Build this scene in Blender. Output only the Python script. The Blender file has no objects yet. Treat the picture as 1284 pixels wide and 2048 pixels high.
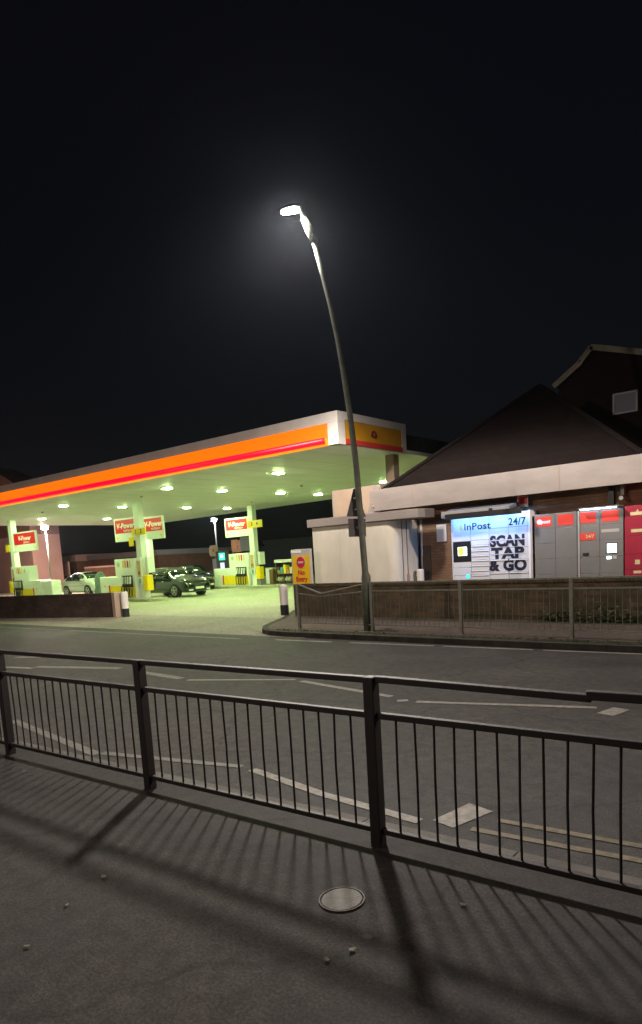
import bpy, bmesh, math, random
from mathutils import Vector, Matrix
random.seed(7)
PI = math.pi
S = bpy.context.scene
COL = S.collection

# ------------------------------------------------------------ materials
def new_mat(name):
    m = bpy.data.materials.new(name); m.use_nodes = True
    return m, m.node_tree, m.node_tree.nodes['Principled BSDF']

def mat(name, c, rough=.6, metal=0., var=.15, scale=6., bump=0., bscale=60., c2=None, coat=0., detail=6, stretch=None):
    m, t, b = new_mat(name); N = t.nodes; L = t.links
    b.inputs['Roughness'].default_value = rough
    b.inputs['Metallic'].default_value = metal
    b.inputs['Coat Weight'].default_value = coat
    tc = N.new('ShaderNodeTexCoord'); src = tc.outputs['Object']
    if stretch:
        mp = N.new('ShaderNodeMapping'); mp.inputs['Scale'].default_value = stretch
        L.new(src, mp.inputs[0]); src = mp.outputs[0]
    nz = N.new('ShaderNodeTexNoise'); nz.inputs['Scale'].default_value = scale; nz.inputs['Detail'].default_value = detail
    nz.inputs['Roughness'].default_value = .65
    L.new(src, nz.inputs['Vector'])
    r = N.new('ShaderNodeValToRGB'); L.new(nz.outputs['Fac'], r.inputs[0])
    r.color_ramp.elements[0].position = .3; r.color_ramp.elements[1].position = .7
    lo = c2 if c2 else tuple(x * (1 - var) for x in c)
    hi = c if c2 else tuple(min(1, x * (1 + var * .6)) for x in c)
    r.color_ramp.elements[0].color = (*lo, 1); r.color_ramp.elements[1].color = (*hi, 1)
    L.new(r.outputs[0], b.inputs['Base Color'])
    if bump:
        n2 = N.new('ShaderNodeTexNoise'); n2.inputs['Scale'].default_value = bscale; n2.inputs['Detail'].default_value = 4
        L.new(src, n2.inputs['Vector'])
        bp = N.new('ShaderNodeBump'); bp.inputs['Strength'].default_value = bump; bp.inputs['Distance'].default_value = .01
        L.new(n2.outputs['Fac'], bp.inputs['Height']); L.new(bp.outputs[0], b.inputs['Normal'])
    return m

def emit(name, c, s, base=None):
    m, t, b = new_mat(name)
    b.inputs['Base Color'].default_value = (*(base or c), 1)
    b.inputs['Emission Color'].default_value = (*c, 1); b.inputs['Emission Strength'].default_value = s
    b.inputs['Roughness'].default_value = .4
    return m

def brick(name, c1, c2, mort, w=.225, h=.075, moss=None, scale=1.0):
    m, t, b = new_mat(name); N = t.nodes; L = t.links
    b.inputs['Roughness'].default_value = .9; b.inputs['Specular IOR Level'].default_value = .15
    tc = N.new('ShaderNodeTexCoord'); sp = N.new('ShaderNodeSeparateXYZ'); L.new(tc.outputs['Object'], sp.inputs[0])
    ad = N.new('ShaderNodeMath'); L.new(sp.outputs[0], ad.inputs[0]); L.new(sp.outputs[1], ad.inputs[1])
    cb = N.new('ShaderNodeCombineXYZ'); L.new(ad.outputs[0], cb.inputs[0]); L.new(sp.outputs[2], cb.inputs[1])
    br = N.new('ShaderNodeTexBrick'); L.new(cb.outputs[0], br.inputs['Vector'])
    br.inputs['Scale'].default_value = scale; br.inputs['Brick Width'].default_value = w; br.inputs['Row Height'].default_value = h
    br.inputs['Mortar Size'].default_value = .008; br.inputs['Mortar Smooth'].default_value = .3
    br.inputs['Color1'].default_value = (*c1, 1); br.inputs['Color2'].default_value = (*c2, 1); br.inputs['Mortar'].default_value = (*mort, 1)
    nz = N.new('ShaderNodeTexNoise'); nz.inputs['Scale'].default_value = 1.6; nz.inputs['Detail'].default_value = 9; nz.inputs['Roughness'].default_value = .7
    L.new(tc.outputs['Object'], nz.inputs['Vector'])
    r = N.new('ShaderNodeValToRGB'); L.new(nz.outputs['Fac'], r.inputs[0])
    r.color_ramp.elements[0].position = .42; r.color_ramp.elements[1].position = .62
    mx = N.new('ShaderNodeMixRGB'); L.new(r.outputs[0], mx.inputs[0]); L.new(br.outputs['Color'], mx.inputs[1])
    mx.inputs[2].default_value = (*(moss or tuple(x * .55 for x in c1)), 1)
    ml = N.new('ShaderNodeMath'); ml.operation = 'MULTIPLY'; ml.inputs[1].default_value = .75 if moss else .5
    L.new(r.outputs[0], ml.inputs[0]); L.new(ml.outputs[0], mx.inputs[0])
    L.new(mx.outputs[0], b.inputs['Base Color'])
    bp = N.new('ShaderNodeBump'); bp.inputs['Strength'].default_value = .6; bp.inputs['Distance'].default_value = .01; bp.invert = True
    L.new(br.outputs['Fac'], bp.inputs['Height']); L.new(bp.outputs[0], b.inputs['Normal'])
    return m

def tarmac(name, base, light, dark, patch=.5, crack=True, rough=.8, bump=.5, grain=70, gum=False):
    """asphalt: large worn areas, aggregate grain, cracks"""
    m, t, b = new_mat(name); N = t.nodes; L = t.links
    b.inputs['Roughness'].default_value = rough; b.inputs['Specular IOR Level'].default_value = .35
    tc = N.new('ShaderNodeTexCoord')
    def noise(s, d, ro=.6):
        n = N.new('ShaderNodeTexNoise'); n.inputs['Scale'].default_value = s; n.inputs['Detail'].default_value = d; n.inputs['Roughness'].default_value = ro
        L.new(tc.outputs['Object'], n.inputs['Vector']); return n
    def ramp(src, p0, p1, c0, c1):
        r = N.new('ShaderNodeValToRGB'); L.new(src, r.inputs[0])
        r.color_ramp.elements[0].position = p0; r.color_ramp.elements[1].position = p1
        r.color_ramp.elements[0].color = (*c0, 1); r.color_ramp.elements[1].color = (*c1, 1); return r
    a = noise(.45, 8, .62); ra = ramp(a.outputs['Fac'], .35, .68, dark, light)
    g = noise(grain, 5, .85); rg = ramp(g.outputs['Fac'], .36, .66, (.35,) * 3, (1.7,) * 3)
    g2 = noise(9, 6, .7); rg2 = ramp(g2.outputs['Fac'], .3, .7, (.62,) * 3, (1.34,) * 3)
    m0 = N.new('ShaderNodeMixRGB'); m0.inputs[0].default_value = patch; m0.inputs[1].default_value = (*base, 1); L.new(ra.outputs[0], m0.inputs[2])
    m1 = N.new('ShaderNodeMixRGB'); m1.blend_type = 'MULTIPLY'; m1.inputs[0].default_value = 1; L.new(m0.outputs[0], m1.inputs[1]); L.new(rg.outputs[0], m1.inputs[2])
    m2 = N.new('ShaderNodeMixRGB'); m2.blend_type = 'MULTIPLY'; m2.inputs[0].default_value = 1; L.new(m1.outputs[0], m2.inputs[1]); L.new(rg2.outputs[0], m2.inputs[2])
    out = m2.outputs[0]
    if crack:
        v = N.new('ShaderNodeTexVoronoi'); v.feature = 'DISTANCE_TO_EDGE'; v.inputs['Scale'].default_value = .9
        wn = noise(2.2, 6); mxv = N.new('ShaderNodeMixRGB'); mxv.inputs[0].default_value = .35
        L.new(tc.outputs['Object'], mxv.inputs[1]); L.new(wn.outputs['Color'], mxv.inputs[2]); L.new(mxv.outputs[0], v.inputs['Vector'])
        rv = ramp(v.outputs['Distance'], 0.0, .018, (.45,) * 3, (1,) * 3)
        m3 = N.new('ShaderNodeMixRGB'); m3.blend_type = 'MULTIPLY'; m3.inputs[0].default_value = .6; L.new(out, m3.inputs[1]); L.new(rv.outputs[0], m3.inputs[2]); out = m3.outputs[0]
    if gum:      # flattened chewing gum and small pale chips
        v = N.new('ShaderNodeTexVoronoi'); v.inputs['Scale'].default_value = 2.3; L.new(tc.outputs['Object'], v.inputs['Vector'])
        wn = noise(30, 3); ad = N.new('ShaderNodeMath'); ad.operation = 'MULTIPLY_ADD'; ad.inputs[1].default_value = .05; L.new(wn.outputs['Fac'], ad.inputs[0]); L.new(v.outputs['Distance'], ad.inputs[2])
        rv = ramp(ad.outputs[0], .055, .075, (1,) * 3, (0,) * 3)
        m4 = N.new('ShaderNodeMixRGB'); L.new(out, m4.inputs[1]); m4.inputs[2].default_value = (.12, .11, .10, 1)
        ml = N.new('ShaderNodeMath'); ml.operation = 'MULTIPLY'; ml.inputs[1].default_value = .55; L.new(rv.outputs[0], ml.inputs[0]); L.new(ml.outputs[0], m4.inputs[0]); out = m4.outputs[0]
    L.new(out, b.inputs['Base Color'])
    bp = N.new('ShaderNodeBump'); bp.inputs['Strength'].default_value = bump; bp.inputs['Distance'].default_value = .012
    L.new(g.outputs['Fac'], bp.inputs['Height']); L.new(bp.outputs[0], b.inputs['Normal'])
    rr = ramp(a.outputs['Fac'], .3, .7, (rough - .15,) * 3, (min(1, rough + .1),) * 3); L.new(rr.outputs[0], b.inputs['Roughness'])
    return m

M = {}
M['road'] = tarmac('road_asphalt', (.072, .067, .064), (.11, .10, .094), (.03, .03, .031), .95)
M['court'] = tarmac('forecourt_concrete', (.35, .33, .24), (.41, .39, .29), (.26, .245, .18), .7, crack=False, rough=.75, bump=.25)
M['crossover'] = tarmac('driveway_crossover', (.27, .25, .19), (.33, .31, .24), (.19, .17, .135), .8, rough=.75)
M['path'] = tarmac('near_pavement_tarmac', (.040, .0355, .034), (.058, .052, .048), (.02, .018, .018), .9, rough=.85, bump=.35, gum=True)
M['patchdark'] = tarmac('tarmac_patch', (.029, .026, .025), (.038, .034, .032), (.018, .017, .017), .9, rough=.85, bump=.35, crack=False)
M['farpath'] = tarmac('far_pavement', (.12, .092, .078), (.15, .115, .098), (.08, .065, .055), .8, rough=.85)
M['verge'] = tarmac('mossy_edge', (.06, .058, .035), (.09, .08, .06), (.02, .028, .01), 1.0, rough=.95, crack=False)
M['kerb'] = mat('kerb_stone', (.14, .13, .115), .85, var=.4, scale=3, bump=.5, bscale=90)
M['kerbdark'] = mat('kerb_face_grime', (.05, .047, .035), .9, var=.6, scale=4, bump=.5)
M['white_paint'] = mat('worn_road_paint', (.42, .39, .34), .7, c2=(.17, .16, .14), scale=14, detail=10, bump=.3)
M['grey_paint'] = mat('faded_road_paint', (.26, .25, .23), .7, c2=(.12, .115, .105), scale=12, detail=10, bump=.3)
M['yellow_paint'] = mat('worn_yellow_paint', (.25, .20, .11), .7, c2=(.09, .08, .06), scale=14, detail=10, bump=.3)
M['black_paint'] = mat('black_railing_paint', (.009, .009, .011), .6, c2=(.02, .015, .012), scale=26, bump=.25, bscale=150)
M['galv'] = mat('galvanised_steel', (.27, .28, .23), .65, metal=.1, var=.3, scale=12)
M['column_steel'] = mat('lamp_column_paint', (.125, .14, .105), .6, metal=.1, var=.4, scale=5, bump=.2)
M['signback'] = mat('sign_back_aluminium', (.13, .12, .115), .55, metal=.3, var=.2)
M['housing'] = mat('lamp_housing', (.3, .3, .29), .4, var=.1)
M['wall_r'] = brick('garden_wall_brick', (.12, .08, .044), (.06, .04, .026), (.085, .075, .055), moss=(.04, .04, .018))
M['wall_l'] = brick('forecourt_wall_brick', (.075, .045, .034), (.05, .032, .025), (.06, .05, .042), moss=(.025, .02, .012))
M['brick'] = brick('shop_brick', (.27, .155, .085), (.21, .115, .065), (.13, .11, .085))
M['brick2'] = brick('far_brick', (.24, .10, .055), (.19, .085, .05), (.18, .14, .11))
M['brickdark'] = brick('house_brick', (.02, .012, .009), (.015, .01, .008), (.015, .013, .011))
M['band'] = mat('painted_fascia_board', (.275, .24, .215), .55, var=.14, scale=1.2, bump=.1, stretch=(1, 1, 3))
M['render'] = mat('white_render', (.64, .60, .49), .7, var=.16, scale=1.4, bump=.15, stretch=(1, 1, .4))
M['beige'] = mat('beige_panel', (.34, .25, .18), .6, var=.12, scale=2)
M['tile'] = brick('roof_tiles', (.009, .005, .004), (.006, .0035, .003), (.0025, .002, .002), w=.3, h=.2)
M['soffit'] = mat('canopy_soffit', (.72, .73, .70), .5, var=.06, scale=1.2)
M['fascia'] = mat('canopy_fascia_white', (.6, .57, .52), .45, var=.12, scale=1.5)
M['orange_glow'] = emit('lit_orange_panel', (1.0, .17, .001), 1.1, (.35, .08, .005))
M['amber_glow'] = emit('lit_amber_lip', (1.0, .30, .005), 1.2, (.35, .12, .01))
M['red_glow'] = emit('lit_red_tube', (1.0, .0, .03), 1.25, (.3, .005, .01))
M['yel_panel'] = mat('yellow_fascia', (.55, .26, .012), .45, var=.12, scale=2)
M['red_panel'] = mat('red_fascia', (.5, .035, .03), .45, var=.12, scale=2)
M['pump_white'] = mat('pump_white', (.74, .76, .72), .4, var=.05, scale=3)
M['pump_grey'] = mat('pump_grey', (.45, .5, .42), .45, var=.1)
M['yellow'] = mat('pump_yellow', (.85, .60, .01), .4, var=.06)
M['red'] = mat('pump_red', (.62, .03, .02), .4, var=.08)
M['redboard'] = emit('lit_red_board', (.62, .004, .02), .28, (.5, .008, .02))
M['black'] = mat('black_plastic', (.012, .013, .014), .4, var=.2)
M['rubber'] = mat('tyre_rubber', (.018, .018, .018), .8, var=.2)
M['white'] = mat('white_lettering', (.8, .8, .76), .5, var=.03)
M['cream'] = mat('cream_sticker', (.62, .56, .3), .5, var=.1)
M['teal'] = mat('teal_sticker', (.10, .42, .42), .5, var=.1)
M['posterm'] = mat('printed_poster', (.62, .42, .2), .5, c2=(.5, .25, .12), scale=5)
M['pinkposter'] = mat('pink_poster', (.75, .33, .22), .5, c2=(.35, .12, .08), scale=5)
M['carpaint'] = mat('black_car_paint', (.012, .016, .014), .2, metal=.2, var=.1, coat=1.)
M['carwhite'] = mat('pale_car_paint', (.5, .52, .48), .3, var=.05, coat=.6)
M['glass'] = mat('dark_glass', (.012, .02, .018), .06, var=.1, coat=.5)
M['alloy'] = mat('alloy_wheel', (.42, .43, .42), .35, metal=.7, var=.1)
M['chrome'] = mat('chrome_trim', (.6, .6, .6), .2, metal=.9, var=.05)
M['headlamp'] = mat('headlamp_lens', (.55, .58, .55), .1, var=.1, coat=1.)
M['plate'] = mat('number_plate', (.7, .7, .66), .4, var=.04)
M['locker_w'] = mat('locker_white', (.66, .67, .69), .4, var=.05, scale=2)
M['locker_g'] = mat('locker_grey', (.2, .2, .19), .4, metal=.2, var=.1, scale=2)
M['locker_r'] = mat('locker_red', (.32, .006, .03), .45, var=.1, scale=2)
M['redlabel'] = mat('red_label', (.75, .05, .03), .45, var=.05)
M['gap'] = mat('door_gap', (.05, .055, .07), .7, var=.1)
M['shelfedge'] = mat('locker_edge', (.85, .86, .88), .35, var=.02)
M['navy'] = mat('navy_lettering', (.012, .012, .03), .5, var=.05)
M['yelmark'] = mat('yellow_mark', (.85, .55, .08), .5, var=.03)
M['led'] = emit('cool_led', (.17, .42, 1.0), 150)
M['led2'] = emit('cool_led_weak', (.72, .84, 1.0), 22)
M['screen_y'] = emit('yellow_screen', (.95, .85, .05), 1.6)
M['screen_w'] = emit('white_screen', (.75, 1.0, .98), 4)
M['screen_dot'] = emit('teal_light', (.05, .7, .75), 1.2)
M['panel_light'] = emit('canopy_led', (.68, 1.0, .40), 1020)
M['lens'] = emit('street_led_lens', (1.0, .95, .85), 45)
M['lens2'] = emit('far_led_lens', (.9, .95, 1.0), 90)
M['green_glow'] = emit('green_sign', (.03, .75, .5), 1.6)
M['blue_glow'] = emit('blue_screen', (.5, .6, 1.0), 1.1)
M['signyellow'] = mat('yellow_sign_face', (.68, .44, .008), .45, var=.05)
M['signframe'] = mat('sign_frame_grey', (.42, .40, .37), .5, var=.05)
M['signred'] = mat('no_entry_red', (.5, .015, .03), .45, var=.05)
M['brown'] = mat('brown_door', (.055, .035, .022), .6, var=.2)
M['frame'] = mat('window_frame_white', (.26, .27, .30), .5, var=.1)
M['paleboard'] = mat('pale_bargeboard', (.26, .25, .19), .7, var=.3, scale=2)
M['pinkwall'] = mat('pink_render', (.52, .30, .25), .8, var=.12, scale=.6)
M['cover'] = mat('cover_cast_iron', (.078, .07, .058), .6, metal=.2, var=.3, scale=25, bump=.6, bscale=80)
M['leaf'] = mat('weed_leaf', (.045, .06, .018), .7, var=.5, scale=9)
M['deadleaf'] = mat('dead_leaf', (.17, .14, .09), .7, var=.3, scale=20)
M['dark'] = mat('dark_building', (.05, .05, .05), .8, var=.3)
M['bluegrey'] = mat('grey_container', (.16, .17, .22), .6, var=.1)
M['wood'] = mat('timber', (.22, .12, .05), .7, var=.3)
M['cloth'] = mat('dark_tarp', (.12, .17, .15), .8, var=.3)

# ------------------------------------------------------------ mesh builder
class MB:
    def __init__(s): s.v = []; s.f = []
    def quad(s, pts):
        n = len(s.v); s.v += [tuple(p) for p in pts]; s.f.append(tuple(range(n, n + len(pts)))); return s
    def box(s, x0, y0, z0, x1, y1, z1):
        n = len(s.v)
        s.v += [(x0, y0, z0), (x1, y0, z0), (x1, y1, z0), (x0, y1, z0), (x0, y0, z1), (x1, y0, z1), (x1, y1, z1), (x0, y1, z1)]
        for f in ((0, 3, 2, 1), (4, 5, 6, 7), (0, 1, 5, 4), (1, 2, 6, 5), (2, 3, 7, 6), (3, 0, 4, 7)): s.f.append(tuple(n + i for i in f))
        return s
    def prism(s, poly, lo, hi, axis='z'):
        """poly of 2-D points extruded from lo to hi along axis"""
        n = len(s.v); k = len(poly)
        def P(a, b, h): return (a, b, h) if axis == 'z' else ((a, h, b) if axis == 'y' else (h, a, b))
        s.v += [P(a, b, lo) for a, b in poly] + [P(a, b, hi) for a, b in poly]
        s.f.append(tuple(n + i for i in range(k))); s.f.append(tuple(n + k + i for i in reversed(range(k))))
        for i in range(k):
            j = (i + 1) % k; s.f.append((n + i, n + j, n + k + j, n + k + i))
        return s
    def tube(s, pts, r, n=10, cap=True, sq=False):
        """swept tube through points; r number or list"""
        pts = [Vector(p) for p in pts]; R = r if isinstance(r, (list, tuple)) else [r] * len(pts)
        base = len(s.v); up = None
        for i, p in enumerate(pts):
            d = (pts[min(i + 1, len(pts) - 1)] - pts[max(i - 1, 0)]).normalized()
            a = Vector((0, 0, 1)) if abs(d.z) < .9 else Vector((0, 1, 0))
            u = d.cross(a).normalized(); w = u.cross(d).normalized()
            for k in range(n):
                t = 2 * PI * (k + (.5 if n == 4 else 0)) / n; q = R[i] * (1.414 if n == 4 else 1)
                s.v.append(tuple(p + u * math.cos(t) * q + w * math.sin(t) * q))
        for i in range(len(pts) - 1):
            for k in range(n):
                a = base + i * n + k; b_ = base + i * n + (k + 1) % n
                s.f.append((a, b_, b_ + n, a + n))
        if cap:
            s.f.append(tuple(base + k for k in reversed(range(n)))); e = base + (len(pts) - 1) * n
            s.f.append(tuple(e + k for k in range(n)))
        return s
    def bar(s, a, b, w, h):
        """rectangular bar between two points: w horizontal, h vertical"""
        a = Vector(a); b = Vector(b); d = (b - a).normalized()
        z = Vector((0, 0, 1)) if abs(d.z) < .95 else Vector((0, 1, 0))
        u = d.cross(z).normalized() * w / 2; v = u.normalized().cross(d).normalized() * h / 2
        n = len(s.v)
        for p in (a, b): s.v += [tuple(p - u - v), tuple(p + u - v), tuple(p + u + v), tuple(p - u + v)]
        for f in ((0, 1, 2, 3), (7, 6, 5, 4), (0, 4, 5, 1), (1, 5, 6, 2), (2, 6, 7, 3), (3, 7, 4, 0)): s.f.append(tuple(n + i for i in f))
        return s
    def disc(s, c, r, axis, h, n=24, sx=1.):
        """short cylinder centred at c along axis"""
        pts = [(r * sx * math.cos(2 * PI * k / n), r * math.sin(2 * PI * k / n)) for k in range(n)]
        if axis == 'y': s.prism([(c[0] + a, c[2] + b) for a, b in pts], c[1] - h / 2, c[1] + h / 2, 'y')
        elif axis == 'z': s.prism([(c[0] + a, c[1] + b) for a, b in pts], c[2] - h / 2, c[2] + h / 2, 'z')
        else: s.prism([(c[1] + a, c[2] + b) for a, b in pts], c[0] - h / 2, c[0] + h / 2, 'x')
        return s
    def build(s, name, m, parent=None, bevel=0, smooth=False):
        me = bpy.data.meshes.new(name); me.from_pydata(s.v, [], s.f)
        bm = bmesh.new(); bm.from_mesh(me); bmesh.ops.recalc_face_normals(bm, faces=bm.faces); bm.to_mesh(me); bm.free()
        o = bpy.data.objects.new(name, me); COL.objects.link(o)
        me.materials.append(m if not isinstance(m, str) else M[m])
        if parent: o.parent = parent
        if smooth:
            for p in me.polygons: p.use_smooth = True
        if bevel:
            b = o.modifiers.new('bevel', 'BEVEL'); b.width = bevel; b.segments = 2; b.limit_method = 'ANGLE'; b.angle_limit = .8
        return o

def tag(o, label=None, cat=None, group=None, kind=None):
    if label: o['label'] = label
    if cat: o['category'] = cat
    if group: o['group'] = group
    if kind: o['kind'] = kind
    return o
def thing(name, label, cat, loc=(0, 0, 0), rz=0., group=None):
    o = bpy.data.objects.new(name, None); COL.objects.link(o); o.location = loc; o.rotation_euler = (0, 0, rz)
    return tag(o, label, cat, group)
def struct(name, mb, m):
    return tag(mb.build(name, m), kind='structure')
def copy_tree(o, parent=None):
    c = o.copy(); COL.objects.link(c); c.parent = parent
    for ch in [x for x in list(bpy.data.objects) if x.parent == o]: copy_tree(ch, c)
    return c
def kids(o): return [x for x in bpy.data.objects if x.parent == o]

_dg = None
def text(name, s, size, m, parent, loc, bold=0., ext=.002, sx=1., rx=PI / 2, rz=0., align='CENTER', shear=0.):
    """lettering standing in the xz plane, facing -y"""
    cu = bpy.data.curves.new(name, 'FONT'); cu.body = s; cu.size = size; cu.offset = bold; cu.extrude = ext
    cu.space_character = 1.06; cu.align_x = align; cu.align_y = 'CENTER'; cu.shear = shear; cu.resolution_u = 4
    tmp = bpy.data.objects.new('tmp_text', cu); COL.objects.link(tmp)
    bpy.context.view_layer.update()
    dg = bpy.context.evaluated_depsgraph_get()
    me = bpy.data.meshes.new_from_object(tmp.evaluated_get(dg)); me.name = name
    bpy.data.objects.remove(tmp); bpy.data.curves.remove(cu)
    me.materials.clear(); me.materials.append(M[m])
    o = bpy.data.objects.new(name, me); COL.objects.link(o); o.parent = parent
    o.location = loc; o.rotation_euler = (rx, 0, rz); o.scale = (sx, 1, 1)
    return o

# ------------------------------------------------------------ ground, road, pavements
HZ = 400
struct('ground', MB().quad([(-HZ, -HZ, -.02), (HZ, -HZ, -.02), (HZ, HZ, -.02), (-HZ, HZ, -.02)]), 'dark')
def ky(x): return 3.03 + .075 * (x + 2) if x > -9 else 3.03 - .525 + .02 * (x + 9)      # near kerb line
xs = [-60, -40, -25, -15, -9, -6, -3, 0, 3, 8, 40]
FK = [(40, 10.12), (0, 10.12), (-5, 10.07), (-9.6, 10.06), (-10.15, 10.14), (-10.6, 10.38), (-11.05, 10.85), (-11.45, 11.5), (-11.9, 12.35), (-12.6, 13.4), (-13.3, 14.4), (-13.3, 17.5), (40, 17.5)]
struct('road', MB().quad([(-120, -1, 0), (60, -1, 0), (60, 10.6, 0), (-120, 10.6, 0)]), 'road')
struct('driveway_crossover', MB().quad([(-60, 9.75, .004), (-9, 10.0, .004), (-9, 13.4, .004), (-60, 13.4, .004)]), 'crossover')
struct('forecourt', MB().quad([(-60, 13.1, .008), (-10, 13.1, .008), (-10, 45, .008), (-60, 45, .008)]), 'court')
# far pavement slab with rounded corner; its kerb runs along it
struct('far_pavement', MB().prism(FK, -.01, .1), 'farpath')
k = MB(); e = FK[:11]
for i in range(len(e) - 1):
    a = Vector((*e[i], 0)); b = Vector((*e[i + 1], 0)); d = (b - a).normalized(); nrm = Vector((d.y, -d.x, 0))
    if nrm.y > 0: nrm = -nrm
    L_ = (b - a).length; n = max(1, int(L_ / .9))
    for j in range(n):
        p = a + d * (L_ * j / n + .004); q = a + d * (L_ * (j + 1) / n - .004)
        k.prism([(p.x + nrm.x * .012, p.y + nrm.y * .012), (q.x + nrm.x * .012, q.y + nrm.y * .012), (q.x - nrm.x * .12, q.y - nrm.y * .12), (p.x - nrm.x * .12, p.y - nrm.y * .12)], -.005, .106)
struct('far_kerb', k, 'kerbdark')
v = MB()
v.quad([(20, 10.26, .1035), (-10.3, 10.24, .1035), (-10.3, 10.52, .1035), (20, 10.55, .1035)])
struct('verge', v, 'verge')
v = MB().quad([(20, 12.72, .1035), (-11.6, 12.5, .1035), (-11.9, 12.98, .1035), (20, 12.98, .1035)])
struct('mossy_path_edge', v, 'verge')
# near pavement
v = MB(); v.prism([(x, ky(x) - .12) for x in xs] + [(40, -40), (-60, -40)], -.01, .1)
struct('near_pavement', v, 'path')
k = MB()
x = -16.
while x < 8:
    p, q = (x + .004, ky(x)), (x + .911, ky(x + .915))
    k.prism([p, q, (q[0], q[1] - .121), (p[0], p[1] - .121)], -.005, .103); x += .915
struct('near_kerb', k, 'kerb')

# road markings
def line(pts, w, m='white_paint', z=.004):
    for a, b in zip(pts[:-1], pts[1:]):
        a = Vector(a); b = Vector(b); d = (b - a).normalized(); n = Vector((-d.y, d.x)) * w / 2
        seg = max(1, int((b - a).length / .25)); mb = MB(); top = []; bot = []
        for i in range(seg + 1):
            p = a + (b - a) * i / seg; r = random.uniform(.86, 1.05)
            top.append((p.x + n.x * r, p.y + n.y * r, z)); bot.append((p.x - n.x * r, p.y - n.y * r, z))
        mb.quad(top + bot[::-1]); struct('road_marking', mb, m)
for a, b in ((-9.46, -8.02), (-7.6, -5.82), (-5.64, -4.08), (-3.92, -2.5), (-2.3, -.9), (-.7, .7)): line([(a, 9.62 + (a + 9.5) * .06), (b, 9.62 + (b + 9.5) * .06)], .09)
line([(-15.6, 6.5), (-13.5, 6.2)], .1, 'grey_paint')
line([(-12.9, 5.05), (-11.4, 5.38)], .11)
line([(-11.5, 5.5), (-9.67, 6.05)], .17, 'grey_paint')
line([(-13.3, 5.95), (-11.9, 6.55)], .14, 'grey_paint')
line([(-9.1, 5.98), (-7.8, 5.88)], .15, 'grey_paint')
line([(-7.6, 5.84), (-6.08, 6.52)], .085)
line([(-5.92, 6.47), (-4.26, 6.2)], .1)
line([(-4.08, 6.04), (-3.98, 6.12)], .09)
line([(-3.86, 6.1), (-2.08, 6.66)], .09)
line([(-1.93, 6.42), (-1.86, 6.72)], .19)
line([(-1.6, 6.6), (.2, 6.3)], .1)
line([(-7.6, 3.28), (-5.4, 3.05)], .1, 'grey_paint')
line([(-5.4, 3.1), (-3.93, 3.5)], .085, 'grey_paint')
line([(-3.8, 3.49), (-2.95, 3.37), (-2.12, 3.33)], .09)
line([(-1.98, 3.37), (-1.9, 3.73)], .19)
line([(-1.8, 3.4), (-.8, 3.52), (2.5, 3.8)], .06, 'yellow_paint')
line([(-1.72, 3.6), (-.8, 3.7), (2.5, 3.98)], .06, 'yellow_paint')
line([(-30, 9.1), (-10.4, 9.5)], .08, 'grey_paint')

# chamber cover on the near pavement
t = thing('inspection_cover', 'small round pale metal inspection cover set in the near pavement', 'manhole cover', (-1.835, 2.185, .1))
mb = MB().disc((0, 0, .002), .098, 'z', .01, 32, .95); mb.build('lid', 'cover', t)
n_ = 28; mb = MB()
for k_ in range(n_):
    a0 = 2 * PI * k_ / n_; a1 = 2 * PI * (k_ + 1) / n_
    mb.prism([(.101 * math.cos(a0), .104 * math.sin(a0)), (.101 * math.cos(a1), .104 * math.sin(a1)), (.107 * math.cos(a1), .11 * math.sin(a1)), (.107 * math.cos(a0), .11 * math.sin(a0))], -.01, .008)
mb.build('rim', 'cover', t)

# leaves and litter on the near pavement
def leaf(x, y, s, label, rot):
    mb = MB(); n = 10; top = []; 
    for i in range(n):
        a = 2 * PI * i / n; r = s * (1 if i % 2 else .72) * random.uniform(.85, 1.1)
        top.append((r * math.cos(a), r * .7 * math.sin(a), .004 + .25 * s * abs(math.cos(a)) ** 2))
    m0 = len(mb.v); mb.v += top + [(p[0], p[1], p[2] - .002) for p in top]
    mb.f.append(tuple(range(n))); mb.f.append(tuple(reversed(range(n, 2 * n))))
    for i in range(n): mb.f.append((i, (i + 1) % n, n + (i + 1) % n, n + i))
    o = mb.build('fallen_leaf', 'deadleaf'); o.location = (x, y, .105); o.rotation_euler = (0, 0, rot)
    tag(o, label, 'leaf', 'fallen leaves on the near pavement')
LEAVES = []

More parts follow.
